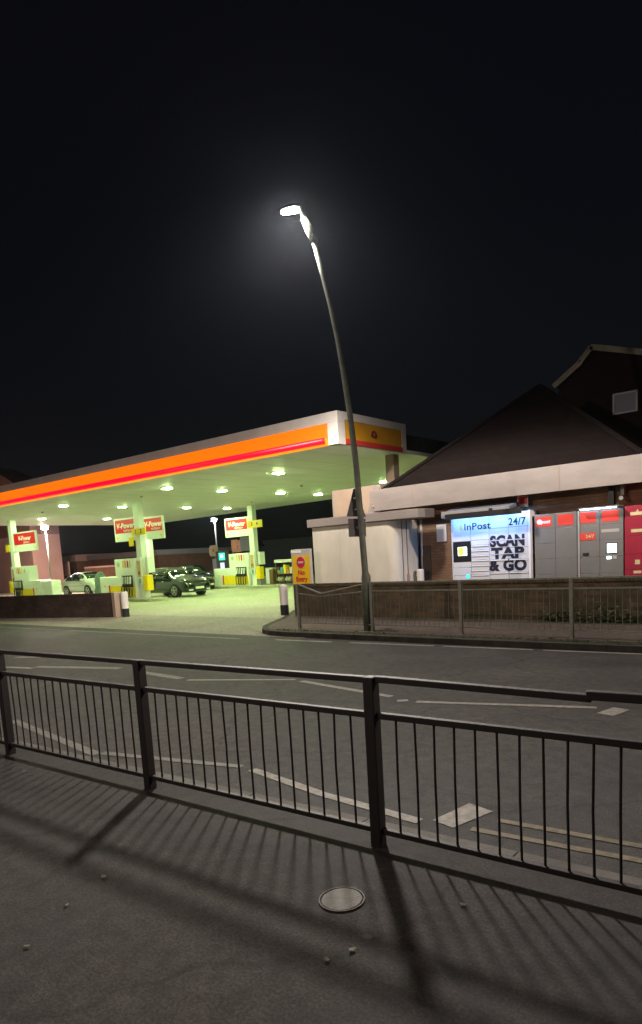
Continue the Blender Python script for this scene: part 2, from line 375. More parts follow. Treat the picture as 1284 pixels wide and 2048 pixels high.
# ------------------------------------------------------------ near guard railing (black)
rail_dir = Vector((1, .07, 0)).normalized()
P3 = Vector((-2.02, 2.75, .1)); SP = 1.925
def near_panel(i, label):
    """panel between post i and i+1; post i belongs to it"""
    o = P3 + rail_dir * SP * i
    t = thing('guard_railing', label, 'railing', o, math.atan2(rail_dir.y, rail_dir.x), 'black guard rail panels along the near kerb')
    return t
def near_post(parent, x=0):
    mb = MB().box(x - .033, -.033, -.02, x + .033, .033, .945); mb.build('post', 'black_paint', parent, bevel=.006)
NL = ['black guard rail panel leaving the left edge of the photo with only its end showing',
      'black guard rail panel furthest left in full view beside the kerb',
      'black guard rail panel in the middle, between the second and third posts from the left',
      'black guard rail panel at the right whose long top rail has a stepped joint']
for idx, i in enumerate((-3, -2, -1, 0)):
    t = near_panel(i, NL[idx])
    near_post(t)
    if i == 0: near_post(t, SP)
    z0, zm, zt = .09, .735, .945
    if i == 0:
        # stepped joint in the top rail
        j = 1.12
        MB().bar((.034, 0, zt - .012), (j, 0, zt - .026), .042, .034).build('top_rail', 'black_paint', t, bevel=.005)
        MB().bar((j - .02, 0, zt - .012), (SP - .034, 0, zt - .008), .048, .04).build('top_rail', 'black_paint', t, bevel=.005)
    else:
        MB().bar((.034, 0, zt - .018), (SP - .034, 0, zt - .018), .042, .034).build('top_rail', 'black_paint', t, bevel=.005)
    MB().bar((.034, 0, zm), (SP - .034, 0, zm), .036, .034).build('middle_rail', 'black_paint', t, bevel=.004)
    MB().bar((.034, 0, z0), (SP - .034, 0, z0), .036, .03).build('bottom_rail', 'black_paint', t, bevel=.004)
    n = 16
    for q in range(n):
        x = .034 + (SP - .068) * (q + 1) / (n + 1)
        dx = random.uniform(-.006, .006)
        MB().tube([(x + dx * .3, 0, z0 + .013), (x + dx, random.uniform(-.004, .004), (z0 + zm) / 2), (x, 0, zm - .015)], .0065, 8, cap=False).build('bar', 'black_paint', t, smooth=True)
    

# ------------------------------------------------------------ far guard railing (galvanised)
FY = 10.68
FP = [-9.72, -7.72, -5.72, -3.72, -1.72, .28]
FLab = ['grey far guard rail panel at the driveway end with a bent top rail',
        'grey far guard rail panel directly right of the lamp column',
        'grey far guard rail panel in front of the white parcel lockers',
        'grey far guard rail panel in front of the grey and red lockers',
        'grey far guard rail panel beyond the right edge of the photo']
for i in range(5):
    x0 = FP[i]; t = thing('guard_railing', FLab[i], 'railing', (x0, FY, .1), 0, 'grey guard rail panels on the far pavement')
    MB().box(-.03, -.03, -.02, .03, .03, 1.0).build('post', 'galv', t, bevel=.005)
    zt, zm, z0 = .985, .82, .13
    if i == 0:
        MB().bar((.03, 0, zt), (.72, -.03, .77), .034, .03).build('top_rail', 'frame', t, bevel=.004)
        MB().tube([(.70, -.03, .78), (1.2, -.02, .86), (1.97, 0, zt)], .014, 6).build('top_rail', 'galv', t)
        MB().tube([(.03, 0, .78), (.7, -.03, .72), (1.97, 0, zm)], .012, 6).build('middle_rail', 'galv', t)
    else:
        MB().bar((.03, 0, zt), (1.97, 0, zt), .036, .03).build('top_rail', 'galv', t)
        MB().bar((.03, 0, zm), (1.97, 0, zm), .028, .026).build('middle_rail', 'galv', t)
    MB().bar((.03, 0, z0), (1.97, 0, z0), .028, .026).build('bottom_rail', 'galv', t)
    n = 17
    for q in range(n):
        x = .03 + 1.94 * (q + 1) / (n + 1)
        top = zm if i else (.78 - .06 * math.sin(min(1, x / .7) * PI / 2) + max(0, x - .7) * .078)
        MB().tube([(x, 0, z0), (x + random.uniform(-.008, .008), 0, .45), (x, -.0 if i else -.015, top)], .0055, 6, cap=False).build('bar', 'galv', t)
    if i == 4: MB().box(1.97, -.03, -.02, 2.03, .03, 1.0).build('post', 'galv', t)

# ------------------------------------------------------------ street lamp
def lamp_light(name, loc, power, color, parent, r=.13, prof=((.15, .015), (.3, .035), (.42, .2), (.54, 1.0), (.62, .9), (.72, .45), (.85, .26))):
    ld = bpy.data.lights.new(name, 'POINT'); ld.energy = power; ld.color = color; ld.shadow_soft_size = r
    ld.use_nodes = True; t = ld.node_tree; N = t.nodes; L = t.links; em = N['Emission']
    tc = N.new('ShaderNodeTexCoord'); sp = N.new('ShaderNodeSeparateXYZ'); L.new(tc.outputs['Normal'], sp.inputs[0])
    ng = N.new('ShaderNodeMath'); ng.operation = 'MULTIPLY'; ng.inputs[1].default_value = -1; L.new(sp.outputs[2], ng.inputs[0])
    cr = N.new('ShaderNodeValToRGB'); L.new(ng.outputs[0], cr.inputs[0]); el = cr.color_ramp.elements
    el[0].position = 0; el[0].color = (.004,) * 3 + (1,); el[1].position = 1; el[1].color = (.2,) * 3 + (1,)
    for p, c in prof:
        q = el.new(p); q.color = (c, c, c, 1)
    L.new(cr.outputs[0], em.inputs['Strength'])
    o = bpy.data.objects.new(name, ld); COL.objects.link(o); o.location = loc; o.parent = parent; return o

def street_lamp(name, label, base, pts, radii, arm, power, color, head=None, lens='lens', signs=False, col='column_steel', r=.13):
    t = thing(name, label, 'street lamp', base)
    MB().tube(pts, radii, 16).build('column', col, t, smooth=True)
    a, b = arm
    MB().tube([a, tuple((Vector(a) + Vector(b)) / 2), b], [.075, .082, .06], 14).build('arm', 'column_steel', t, smooth=True)
    return t
pts = [(-7.88, 10.75, .09), (-7.85, 10.71, .94), (-7.84, 10.7, 1.22), (-7.84, 10.68, 1.3), (-7.83, 10.61, 2.34), (-7.83, 10.55, 3.41), (-7.87, 10.49, 4.36), (-7.93, 10.44, 5.11), (-8.0, 10.4, 5.77), (-8.1, 10.35, 6.43), (-8.22, 10.32, 6.99), (-8.37, 10.27, 7.68)]
B = Vector((-7.88, 10.75, .1))
loc = [tuple(Vector(p) - B) for p in pts]
rad = [.098, .096, .094, .066, .064, .060, .056, .053, .050, .047, .044, .042]
t = street_lamp('street_lamp', 'tall lit street lamp with leaning tapered column behind the far railing', tuple(B), loc, rad,
                (tuple(Vector((-8.33, 10.28, 7.62)) - B), tuple(Vector((-8.55, 10.25, 8.1)) - B)), 0, 0)
lamp_main = t
# luminaire: flat tapered head reaching left of the column top
hc = Vector((-8.80, 10.2, 8.29)) - B
mb = MB(); prof = [(-.25, .04), (-.18, .1), (0, .13), (.15, .12), (.22, .06)]
up = [(hc.x + a, hc.y - w, hc.z + .035 - a * .18) for a, w in prof] + [(hc.x + a, hc.y + w, hc.z + .035 - a * .18) for a, w in reversed(prof)]
n0 = len(up); mb.v = up + [(p[0] * 1, p[1] + (hc.y - p[1]) * .25, p[2] + .06) for p in up]
mb.f = [tuple(reversed(range(n0))), tuple(n0 + i for i in range(n0))] + [(i, (i + 1) % n0, n0 + (i + 1) % n0, n0 + i) for i in range(n0)]
mb.build('lamp_head', 'housing', t, smooth=False)
mb = MB(); lp = [(p[0], hc.y + (p[1] - hc.y) * .88, p[2] - .003) for p in up]
mb.v = lp + [(p[0], hc.y + (p[1] - hc.y) * .8, p[2] - .035) for p in lp]
mb.f = [tuple(range(n0)), tuple(n0 + i for i in reversed(range(n0)))] + [(i, (i + 1) % n0, n0 + (i + 1) % n0, n0 + i) for i in range(n0)]
mb.build('lens', 'lens', t)
MB().tube([tuple(hc + Vector((.2, 0, .03))), tuple(Vector((-8.52, 10.25, 8.06)) - B)], [.035, .045], 10).build('spigot', 'housing', t)
MB().box(-.05, -.112, .35, .05, -.085, .95).build('access_door', 'column_steel', t)
lamp_light('street_lamp_light', tuple(hc + Vector((-.02, 0, -.1))), 8900, (1.0, .90, .82), t, .42)
# two traffic signs on the column, seen from the back
ts = thing('warning_sign', 'triangular road sign seen from its grey back, strapped high on the lamp column', 'road sign', (-7.90, 10.66, 2.42))
MB().prism([(-.34, 0), (.30, 0), (.03, .55), (-.07, .55)], -.06, -.055, 'x').build('plate', 'signback', ts, bevel=.001)
for z in (.12, .34): MB().box(-.055, -.11, z, .02, .1, z + .035).build('bracket', 'galv', ts)
ts = thing('sub_plate_sign', 'rectangular grey sign plate hung just below the triangular road sign', 'road sign', (-7.90, 10.67, 2.02))
MB().prism([(-.31, 0), (.27, 0), (.27, .36), (-.31, .36)], -.06, -.055, 'x').build('plate', 'signback', ts, bevel=.001)
MB().box(-.055, -.11, .16, .02, .1, .195).build('bracket', 'galv', ts)

# neighbouring lamp of the same row, right of the photo, and lamps across the forecourt
def simple_lamp(label, base, h, power, color, lens, r=.15, armx=-.5, **kw):
    t = thing('street_lamp', label, 'street lamp', base)
    MB().tube([(0, 0, 0), (0, 0, 1.1), (0, 0, 1.15), (0, 0, h)], [.09, .09, .06, .04], 12).build('column', 'column_steel', t, smooth=True)
    MB().bar((0, 0, h), (armx, 0, h + .05), .22, .09).build('lamp_head', 'housing', t, bevel=.02)
    MB().box(min(armx, armx * .25), -.09, h - .05, max(armx, armx * .25), .09, h - .022).build('lens', lens, t)
    if power: lamp_light('street_lamp_light', (armx * .6, 0, h - .2), power, color, t, r, **kw)
    return t
simple_lamp('street lamp on the near pavement behind the photographer, out of view', (-12, -7.5, .1), 8.4, 4000, (1.0, .80, .70), 'lens', prof=((.04, .7), (.15, 1.0), (.35, 1.0), (.5, .6), (.65, .2)))
simple_lamp('street lamp further along the far pavement, out of view to the right', (9.5, 10.75, .1), 8.2, 9000, (1.0, .80, .70), 'lens', prof=((.15, .03), (.25, .25), (.34, 1.0), (.43, .5), (.53, .12), (.7, .06)))
def post_top(label, base, h, lens, power, color, s=.26):
    t = thing('area_light', label, 'lamp post', base)
    MB().tube([(0, 0, 0), (0, 0, h)], [.07, .05], 10).build('column', 'galv', t, smooth=True)
    MB().box(-s, -.12, h, s, .16, h + .07).build('lamp_head', 'housing', t, bevel=.01)
    MB().prism([(-.12, h + .06), (-.18, h - .14), (-.02, h - .2), (.06, h - .05)], -s * .9, s * .9, 'x').build('lens', lens, t)
    o = bpy.data.lights.new('area_light_lamp', 'POINT'); o.energy = power; o.color = color; o.shadow_soft_size = .12
    ob = bpy.data.objects.new('area_light_lamp', o); COL.objects.link(ob); ob.parent = t; ob.location = (0, -.3, h - .12); ob.rotation_euler = (.15, 0, 0)
    return t
post_top('bright white floodlight on a slim pole behind the left fuel pumps', (-46.3, 24, 0), 4.95, 'lens2', 4200, (1.0, .74, .68), .36)
post_top('small cool white light on a thin pole beyond the right fuel pump', (-41.45, 36, 0), 5.15, 'lens2', 500, (.8, .9, 1.0), .2)

# ------------------------------------------------------------ canopy
can = thing('forecourt_canopy', 'large flat petrol station canopy with glowing orange and red front edge', 'canopy', (-11.7, 15.0, 0))
A = .05
def cw(x, y): return (x + 11.7, y - 15.0)
def fy(x): return A * (x)          # local front line, x <= 0
LW = -31.3
sof = [(-.03, .03), (LW, fy(LW) + .03), (LW, 15.5), (-.03, 13.6)]
MB().prism(sof, 4.8, 4.92).build('soffit', 'soffit', can)
MB().prism([(-.3, .3), (LW + .3, fy(LW) + .3), (LW + .3, 15.2), (-.3, 13.3)], 4.921, 5.5).build('roof_deck', 'dark', can)
# soffit panel joints
mb = MB()
for i in range(1, 24):
    x = LW * i / 24; mb.box(x - .008, fy(x) + .25, 4.797, x + .008, 13.5, 4.799)
mb.build('soffit_joint', 'pump_grey', can)
def fseg(z0, z1, y0, y1, xa, xb):
    return [(xa, fy(xa) + y0, z0), (xb, fy(xb) + y0, z0), (xb, fy(xb) + y0, z1), (xa, fy(xa) + y0, z1)]
def fbox(mb, xa, xb, y0, y1, z0, z1):
    n = len(mb.v)
    for x in (xa, xb): mb.v += [(x, fy(x) + y0, z0), (x, fy(x) + y1, z0), (x, fy(x) + y1, z1), (x, fy(x) + y0, z1)]
    for f in ((0, 1, 2, 3), (7, 6, 5, 4), (0, 4, 5, 1), (1, 5, 6, 2), (2, 6, 7, 3), (3, 7, 4, 0)): mb.f.append(tuple(n + i for i in f))
mb = MB(); fbox(mb, 0, LW, -.02, .2, 5.42, 5.72); fbox(mb, 0, -.36, -.02, .2, 4.8, 5.42); mb.build('front_fascia', 'fascia', can, bevel=.01)
# curved lit orange panel
mb = MB(); prof = []
for i in range(9):
    a = PI / 2 * i / 8; prof.append((-.02 - .10 * math.sin(a) * .9 + .0, 5.42 - .36 * (1 - math.cos(a)) ** .9))
prof = [(.05, 5.418)] + prof + [(-.11, 5.0), (.05, 5.0)]
def sweep(prof, xa, xb):
    mb = MB(); k = len(prof)
    for x in (xa, xb): mb.v += [(x, fy(x) + y, z) for y, z in prof]
    mb.f = [tuple(range(k)), tuple(reversed(range(k, 2 * k)))] + [(i, (i + 1) % k, k + (i + 1) % k, k + i) for i in range(k)]
    return mb
sweep(prof, -.364, LW).build('orange_light_panel', 'orange_glow', can)
sweep([(-.1, 4.99), (.05, 4.99), (.05, 4.8), (-.03, 4.8), (-.06, 4.83)], -.364, LW).build('amber_lip', 'amber_glow', can)
mb = MB().tube([(-.42, fy(-.42) - .13, 4.925), (LW, fy(LW) - .13, 4.925)], [.088, .088], 14); mb.build('red_light_tube', 'red_glow', can, smooth=True)
# right-hand side fascia
MB().box(-.12, .203, 4.8, -.003, .319, 5.72).build('side_fascia', 'fascia', can)
MB().box(-.12, .32, 5.5, .0, 3.55, 5.72).build('side_fascia', 'fascia', can)
MB().box(-.12, 3.3, 4.8, .0, 3.55, 5.5).build('side_fascia', 'fascia', can)
MB().box(-.12, .32, 4.97, -.01, 3.3, 5.5).build('yellow_side_panel', 'yel_panel', can)
MB().box(-.12, .32, 4.83, .015, 3.3, 4.97).build('red_side_strip', 'red_panel', can)
em = MB()   # fan shaped emblem
fan = [(1.83, 5.13), (1.67, 5.13)] + [(1.75 + .16 * math.cos(a) * (1 if k_ % 2 else .93), 5.17 + .17 * math.sin(a) * (1 if k_ % 2 else .93)) for k_, a in enumerate([PI * (1.02 - .115 * q) for q in range(10)])]
em.prism([(y, z) for y, z in fan], -.01, .012, 'x'); em.build('emblem', 'brown', can)
em = MB()
for q in range(5):
    a = PI * (.2 + .15 * q); em.bar((.014, 1.75, 5.12), (.014, 1.75 + .12 * math.cos(a), 5.17 + .12 * math.sin(a)), .006, .015)
em.build('emblem_ribs', 'red_panel', can)
LIGHTS = [(-16.86, 17.9), (-16.9, 24.8), (-22.25, 16.9), (-22.2, 19.86), (-22.0, 23.41), (-21.85, 26.05), (-29.85, 16.5), (-29.8, 19.7), (-29.65, 23.76), (-29.5, 26.67), (-37.4, 16.0), (-37.35, 19.2), (-37.2, 23.4), (-37.1, 26.6)]
for x, y in LIGHTS:
    lx, ly = cw(x, y)
    fr = MB(); fr.box(lx - .18, ly - .18, 4.775, lx + .18, ly + .18, 4.796); fx = fr.build('downlight', 'pump_white', can)
    mb = MB()
    for dx in (-.08, .08):
        for dy in (-.08, .08): mb.box(lx + dx - .06, ly + dy - .06, 4.765, lx + dx + .06, ly + dy + .06, 4.7745)
    mb.build('led_panel', 'panel_light', fx)
for x, y in ((-25.2, 17.7), (-33.3, 17.2), (-25.9, 25.2), (-19.4, 22)):
    lx, ly = cw(x, y); MB().disc((lx, ly, 4.77), .06, 'z', .06, 12).build('smoke_head', 'pump_grey', can)
# columns
COLS = [(-26.95, 18.65, 'white canopy column with the middle left fuel pump'), (-27.95, 27.15, ''), (-38.9, 18.1, '')]
for i, (x, y, _) in enumerate(COLS):
    lx, ly = cw(x, y)
    MB().box(lx - .2, ly - .16, .15, lx + .2, ly + .16, 4.8).build('column', 'pump_white', can, bevel=.01)
lx, ly = cw(-12.15, 18.35)
MB().box(lx - .16, ly - .16, 0, lx + .16, ly + .16, 4.8).build('column', 'beige', can, bevel=.01)
lx, ly = cw(-38.9, 27.6); MB().box(lx - .2, ly - .16, .15, lx + .2, ly + .16, 4.8).build('column', 'pump_white', can, bevel=.01)

# ------------------------------------------------------------ pumps
def pump(label, loc, s, bin_panel=False):
    """s=-1: cabinets run to the left of the column, s=+1 to the right; loc = base of column on the island top"""
    t = thing('fuel_pump', label, 'fuel pump', loc, 0, 'fuel pumps under the canopy')
    def X(a, b): return (a * s, b * s) if s > 0 else (b * s, a * s)
    def bx(a, y0, z0, b, y1, z1): 
        p, q = X(a, b); return MB().box(p, y0, z0, q, y1, z1)
    bx(.25, -.35, .0, 3.35, .35, 1.08).build('lower_cabinet', 'pump_white', t, bevel=.02)
    bx(.22, -.3, 1.085, 1.95, .3, 1.93).build('upper_cabinet', 'pump_white', t, bevel=.02)
    bx(.3, -.358, .08, 2.45, -.352, .62).build('yellow_skirt', 'yellow', t)
    bx(2.455, -.36, .08, 2.58, -.352, .66).build('red_stripe', 'red', t)
    d = MB().disc((2.9 * s, -.356, .62), .07, 'y', .008, 12); d.build('emblem', 'yelmark', t)
    np_ = bx(.42, -.4, .55, 1.28, -.36, 1.12).build('nozzle_bay', 'black', t)
    for k_ in range(4):
        x = s * (.53 + .21 * k_)
        o = MB().bar((x - .05, -.43, .72), (x + .06, -.45, 1.05), .06, .09); nz = o.build('nozzle', ('pump_white', 'pump_white', 'pump_grey', 'pump_white')[k_], t)
        h = MB().tube([(x - .05, -.43, .74), (x - .07, -.5, .5), (x - .05, -.52, .2), (x + .0, -.5, .05), (x + .07, -.46, .1), (x + .06, -.41, .5)], .026, 7); h.build('hose', 'black', t, smooth=True)
    dis = bx(.5, -.304, 1.5, 1.8, -.3005, 1.86).build('display_panel', 'pump_white', t)
    for k_, m_ in enumerate(('cream', 'red', 'posterm', 'yellow')):
        x = s * (.62 + .2 * k_); w = MB().box(x - .055, -.312, 1.5, x + .055, -.305, 1.84); w.build('grade_label', m_, t)
    x = s * 1.62; MB().disc((x, -.306, 1.66), .13, 'y', .006, 16).build('round_label', 'teal' if s > 5 else 'pump_grey', t)
    # poster board on the column face and stickers
    MB().box(-.2, -.24, .7, .2, -.175, 1.95).build('poster_frame', 'pump_white', t, bevel=.008)
    po = MB().box(-.13, -.248, 1.0, .13, -.241, 1.8).build('poster', 'posterm', t)
    MB().disc((0, -.251, 1.2), .1, 'y', .006, 14).build('poster_mark', 'wood', t)
    MB().box(-.08, -.248, .72, .08, -.241, .95).build('sticker', 'teal', t)
    MB().box(-s * .45 - .1, -.1, 1.2, -s * .45 + .1, .3, 1.95).build('side_cabinet', 'pump_white', t, bevel=.02)
    MB().box(-s * .45 - .17, -.28, .35, -s * .45 + .17, .1, 1.1).build('side_bin', 'yellow', t, bevel=.05)
    if bin_panel:
        p, q = X(3.4, 4.5); MB().box(p, -.3, 0, q, .3, 1.05).build('end_cabinet', 'pump_white', t, bevel=.06)
    return t
def pump_sign(label, loc, s, w=1.85, nums=None):
    t = thing('pump_sign', label, 'sign', loc, .03, 'red and white signs hung from the canopy columns')
    x0, x1 = (.2, .2 + w) if s > 0 else (-.2 - w, -.2)
    MB().box(x0, -.05, 0, x1, .05, 1.12).build('panel', 'pump_white', t, bevel=.015)
    a = x0 + .1; b = x1 - .1
    MB().box(a, -.056, .4, b, -.0505, 1.04).build('red_board', 'redboard', t)
    text('lettering', 'V-Power', .36, 'white', t, ((a + b) / 2, -.06, .74), bold=.012, shear=.2, sx=1.05)
    text('lettering', 'NiTRO+', .15, 'white', t, ((a + b) / 2 + .22, -.06, .5), bold=.002, sx=1.3)
    c = a + .12 if s < 0 else b - .12
    MB().disc((c, -.055, .17), .07, 'y', .008, 12).build('emblem', 'yelmark', t)
    return t
def tagplate(label, loc, txt, w=.5, h=.32):
    t = thing('pump_number_sign', label, 'number sign', loc, 0, 'yellow pump number plates')
    MB().box(-w / 2, -.03, 0, w / 2, .03, h).build('plate', 'yellow', t, bevel=.008)
    n = len(txt)
    for i, c in enumerate(txt): text('numeral', c, .26, 'black', t, ((i - (n - 1) / 2) * .42, -.034, h / 2), bold=.01)
    return t
def island(label, x0, x1, y):
    t = thing('pump_island', label, 'kerb island', ((x0 + x1) / 2, y, 0), 0, 'raised concrete pump islands')
    w = (x1 - x0) / 2; r = .55
    poly = [(-w, -r), (w - .3, -r), (w - .05, -r * .5), (w, 0), (w - .05, r * .5), (w - .3, r), (-w, r)]
    MB().prism(poly, .0, .148).build('kerb', 'court', t, bevel=.02); return t
island('concrete island under the middle left fuel pump', -31.5, -25.6, 18.6)
island('concrete island under the fuel pump furthest from the road', -32.5, -25.9, 27.1)
island('concrete island under the leftmost fuel pump', -41, -33.9, 18.05)
pump('white and yellow fuel pump beside the black car, left of its column', (-26.95, 18.65, .15), -1)
pump('white and yellow fuel pump furthest from the road, left of the dark gap', (-27.95, 27.15, .15), -1)
pump('leftmost white and yellow fuel pump, partly behind the low brick wall', (-38.9, 18.1, .15), 1, True)
pump_sign('red and white sign left of the column above the pump by the black car', (-26.8, 18.6, 2.93), -1)
pump_sign('red and white sign behind the middle column, half hidden by it', (-28.7, 20.0, 3.0), 1, 1.6)
pump_sign('red and white sign high on the column of the pump furthest from the road', (-28.0, 27.1, 3.08), -1, 2.0)
pump_sign('red and white sign high on the leftmost column', (-38.9, 18.05, 2.93), 1, 2.6)
tagplate('yellow plate with numbers 1 and 2 on the middle left column', (-26.6, 18.35, 3.15), '12', 1.1)
tagplate('yellow plate with numbers 3 and 4 on the column furthest from the road', (-27.45, 26.85, 3.5), '34', 1.2, .42)
tagplate('blank small yellow plate left of the middle left column, below the red sign', (-27.35, 18.4, 2.66), '', .34, .42)
tagplate('blank small yellow plate on the leftmost column', (-39.3, 17.9, 2.98), '', .42, .42)

# ------------------------------------------------------------ cars
def car(label, loc, rz, paint, plate=None, h=1.45, L=4.5):
    t = thing('parked_car', label, 'car', loc, rz)
    hw = .88
    # stations: x, bottom, sill width f, belt z, top z, roof half width
    st = [(-2.25, .42, .80, .74, .80, .60), (-2.18, .26, .88, .86, .96, .66), (-1.9, .22, .95, .93, 1.06, .68), (-1.5, .2, .99, .95, 1.22, .62), (-1.05, .19, 1, .95, 1.38, .60),
          (-.5, .19, 1, .94, 1.45, .60), (0, .19, 1, .93, 1.46, .60), (.45, .19, 1, .92, 1.41, .60), (.8, .19, 1, .91, 1.24, .66), (1.15, .19, 1, .89, 1.02, .74), (1.35, .2, .99, .87, .95, .76),
          (1.75, .2, .97, .82, .89, .72), (2.05, .2, .93, .74, .81, .66), (2.2, .24, .85, .64, .70, .58), (2.27, .34, .76, .52, .56, .5)]
    k_ = h / 1.45
    ring = []; mb = MB()
    for (x, zb, f, belt, top, rw) in st:
        w = hw * f; belt *= k_; top *= k_
        pts = [(0, zb), (w * .9, zb), (w * .985, zb + .1), (w, (zb + belt) / 2), (w * .96, belt), (rw * .995 + (w - rw) * .1, belt + (top - belt) * .82), (rw * .9, top - .015), (rw * .4, top + .005), (0, top + .01)]
        full = pts + [(-a, b) for a, b in reversed(pts[1:-1])]
        ring.append([(x * L / 4.5, a, b) for a, b in full])
    n = len(ring[0])
    for r in ring: mb.v += r
    for i in range(len(ring) - 1):
        for j in range(n): mb.f.append((i * n + j, i * n + (j + 1) % n, (i + 1) * n + (j + 1) % n, (i + 1) * n + j))
    mb.f.append(tuple(range(n))); mb.f.append(tuple(reversed(range((len(ring) - 1) * n, len(ring) * n))))
    bo = mb.build('body', paint, t, smooth=True)
    ss = bo.modifiers.new('sub', 'SUBSURF'); ss.levels = 1; ss.render_levels = 1
    def R(i, j, out=.006):   # ring point pushed outward
        x, y, z = ring[i][j]; v_ = Vector((0, y, z - .75)); v_.normalize(); return (x, y + v_.y * out, z + v_.z * out)
    # windscreen, rear glass, side glass as shaped shells
    g = MB()
    for i0, i1 in ((7, 8), (8, 9)):
        pass
    def shell(idx, js, nm, m_, out):
        g = MB()
        for i in idx:
            for j in js: g.v.append(R(i, j, out))
        k2 = len(js)
        for a in range(len(idx) - 1):
            for b in range(k2 - 1): g.f.append((a * k2 + b, a * k2 + b + 1, (a + 1) * k2 + b + 1, (a + 1) * k2 + b))
        o = g.build(nm, m_, t, smooth=True); sd = o.modifiers.new('s', 'SOLIDIFY'); sd.thickness = .006; return o
    shell([7, 8, 9], [6, 7, 8, 9, 10], 'windscreen', 'glass', .012)
    shell([3, 4], [6, 7, 8, 9, 10], 'rear_window', 'glass', .012)
    for js in ([4, 5], [12, 11]):
        shell([3, 4, 5], js, 'side_window', 'glass', .014); shell([5, 6, 7, 8], js, 'side_window', 'glass', .016)
    for sx in (1.38, -1.36):
        for sy in (1, -1):
            a = MB().disc((sx * L / 4.5, sy * .79, .335), .36, 'y', .19, 28); a.build('wheel_arch', 'black', t)
            w = MB().disc((sx * L / 4.5, sy * .80, .325), .325, 'y', .2, 28); wo = w.build('wheel', 'rubber', t, bevel=.02)
            rm = MB().disc((sx * L / 4.5, sy * .895, .325), .225, 'y', .02, 24); ro = rm.build('rim', 'black', wo)
            sp = MB()
            for q in range(5):
                an = 2 * PI * q / 5 + .3
                sp.bar((sx * L / 4.5, sy * .91, .325), (sx * L / 4.5 + .215 * math.cos(an), sy * .91, .325 + .215 * math.sin(an)), .025, .07)
            for q in range(20):
                a0 = 2 * PI * q / 20; a1 = 2 * PI * (q + 1) / 20
                sp.prism([(sx * L / 4.5 + r_ * math.cos(b_), .325 + r_ * math.sin(b_)) for r_, b_ in ((.2, a0), (.235, a0), (.235, a1), (.2, a1))], sy * .905 - .006, sy * .905 + .006, 'y')
            sp.build('spokes', 'alloy', wo)
    fx = 2.2 * L / 4.5
    for sy in (1, -1):
        hl = MB().prism([(fx - .14, .62 * k_), (fx - .36, .76 * k_), (fx - .1, .7 * k_), (fx + .0, .6 * k_)], sy * .44, sy * .74, 'y'); hl.build('headlight', 'headlamp', t, bevel=.02)
        MB().box(fx + .02, sy * .55 - .12, .3, fx + .075, sy * .55 + .12, .38).build('fog_light', 'headlamp', t, bevel=.01)
        mr = MB().box(.72, sy * .98 - .1, .93 * k_, .9, sy * .98 + .1, 1.05 * k_); mr.build('wing_mirror', paint, t, bevel=.04)
        MB().bar((-1.4, sy * .885, .62 * k_), (1.3, sy * .885, .62 * k_), .012, .02).build('side_trim', 'black', t)
        for xx in (-.35, .45): MB().box(xx, sy * .885 - .015, .76 * k_, xx + .16, sy * .885 + .015, .79 * k_).build('door_handle', 'chrome', t)
        MB().box(-2.24 * L / 4.5, sy * .6 - .15, .7 * k_, -2.12 * L / 4.5, sy * .6 + .15, .84 * k_).build('tail_light', 'red', t, bevel=.02)
    gr = MB().box(fx + .02, -.36, .5, fx + .07, .36, .64 * k_); gr.build('grille', 'black', t, bevel=.01)
    for z in (.53, .57, .61): MB().box(fx + .071, -.34, z * k_, fx + .078, .34, z * k_ + .012).build('grille_bar', 'chrome', t)
    MB().box(fx + .07, -.26, .38, fx + .09, .26, .49).build('number_plate', 'plate', t)
    return t
car('black car facing right beside the middle left fuel pump', (-28.3, 21.2, .012), 0, 'carpaint', h=1.52, L=4.7)
car('dark hatchback standing behind the black car', (-32.6, 26.0, .012), math.radians(-18), 'carpaint', h=1.55, L=4.1)
car('small pale car seen over the low brick wall between the pumps', (-39.4, 22.9, .012), math.radians(4), 'carwhite', h=1.5, L=3.8)

# ------------------------------------------------------------ low brick walls and bollards
def coped_wall(name, label, pts, z0, z1, m, th=.22):
    t = thing(name, label, 'wall', (pts[0][0], pts[0][1], z0))
    mb = MB(); cp = MB()
    for (ax, ay), (bx_, by) in zip(pts[:-1], pts[1:]):
        a = Vector((ax - pts[0][0], ay - pts[0][1], 0)); b = Vector((bx_ - pts[0][0], by - pts[0][1], 0))
        d = (b - a).normalized(); n = Vector((-d.y, d.x, 0)) * th
        if n.y < 0: n = -n
        mb.prism([(p.x, p.y) for p in (a, b, b + n, a + n)], 0, z1 - z0 - .075)
        L_ = (b - a).length; c = 0; o = n.normalized() * .012
        while c < L_ - .01:      # brick on edge coping
            e_ = min(c + .078, L_); p = a + d * (c + .003); q = a + d * (e_ - .003); dz = random.uniform(-.004, .005)
            cp.prism([((p - o).x, (p - o).y), ((q - o).x, (q - o).y), ((q + n + o).x, (q + n + o).y), ((p + n + o).x, (p + n + o).y)], z1 - z0 - .075, z1 - z0 + dz); c += .078
    mb.build('brickwork', m, t); cp.build('coping', m, t)
    return t
coped_wall('low_wall', 'low mossy brick wall along the back of the far pavement, in front of the lockers', [(-11.95, 12.98), (8, 12.98)], .1, .955, 'wall_r')
coped_wall('low_wall', 'dark low brick wall left of the driveway in front of the fuel pumps', [(-25.9, 11.15), (-19.85, 12.35)], 0, .84, 'wall_l')
t = coped_wall('low_wall', 'dark low brick wall continuing out of view at the left edge', [(-40, 8.4), (-25.92, 11.14)], 0, .83, 'wall_l')
t = thing('wall_pillar', 'short pale end pillar of the left brick wall', 'pillar', (-19.72, 12.4, 0))
MB().box(-.08, -.08, 0, .1, .22, .86).build('pillar', 'beige', t, bevel=.01)
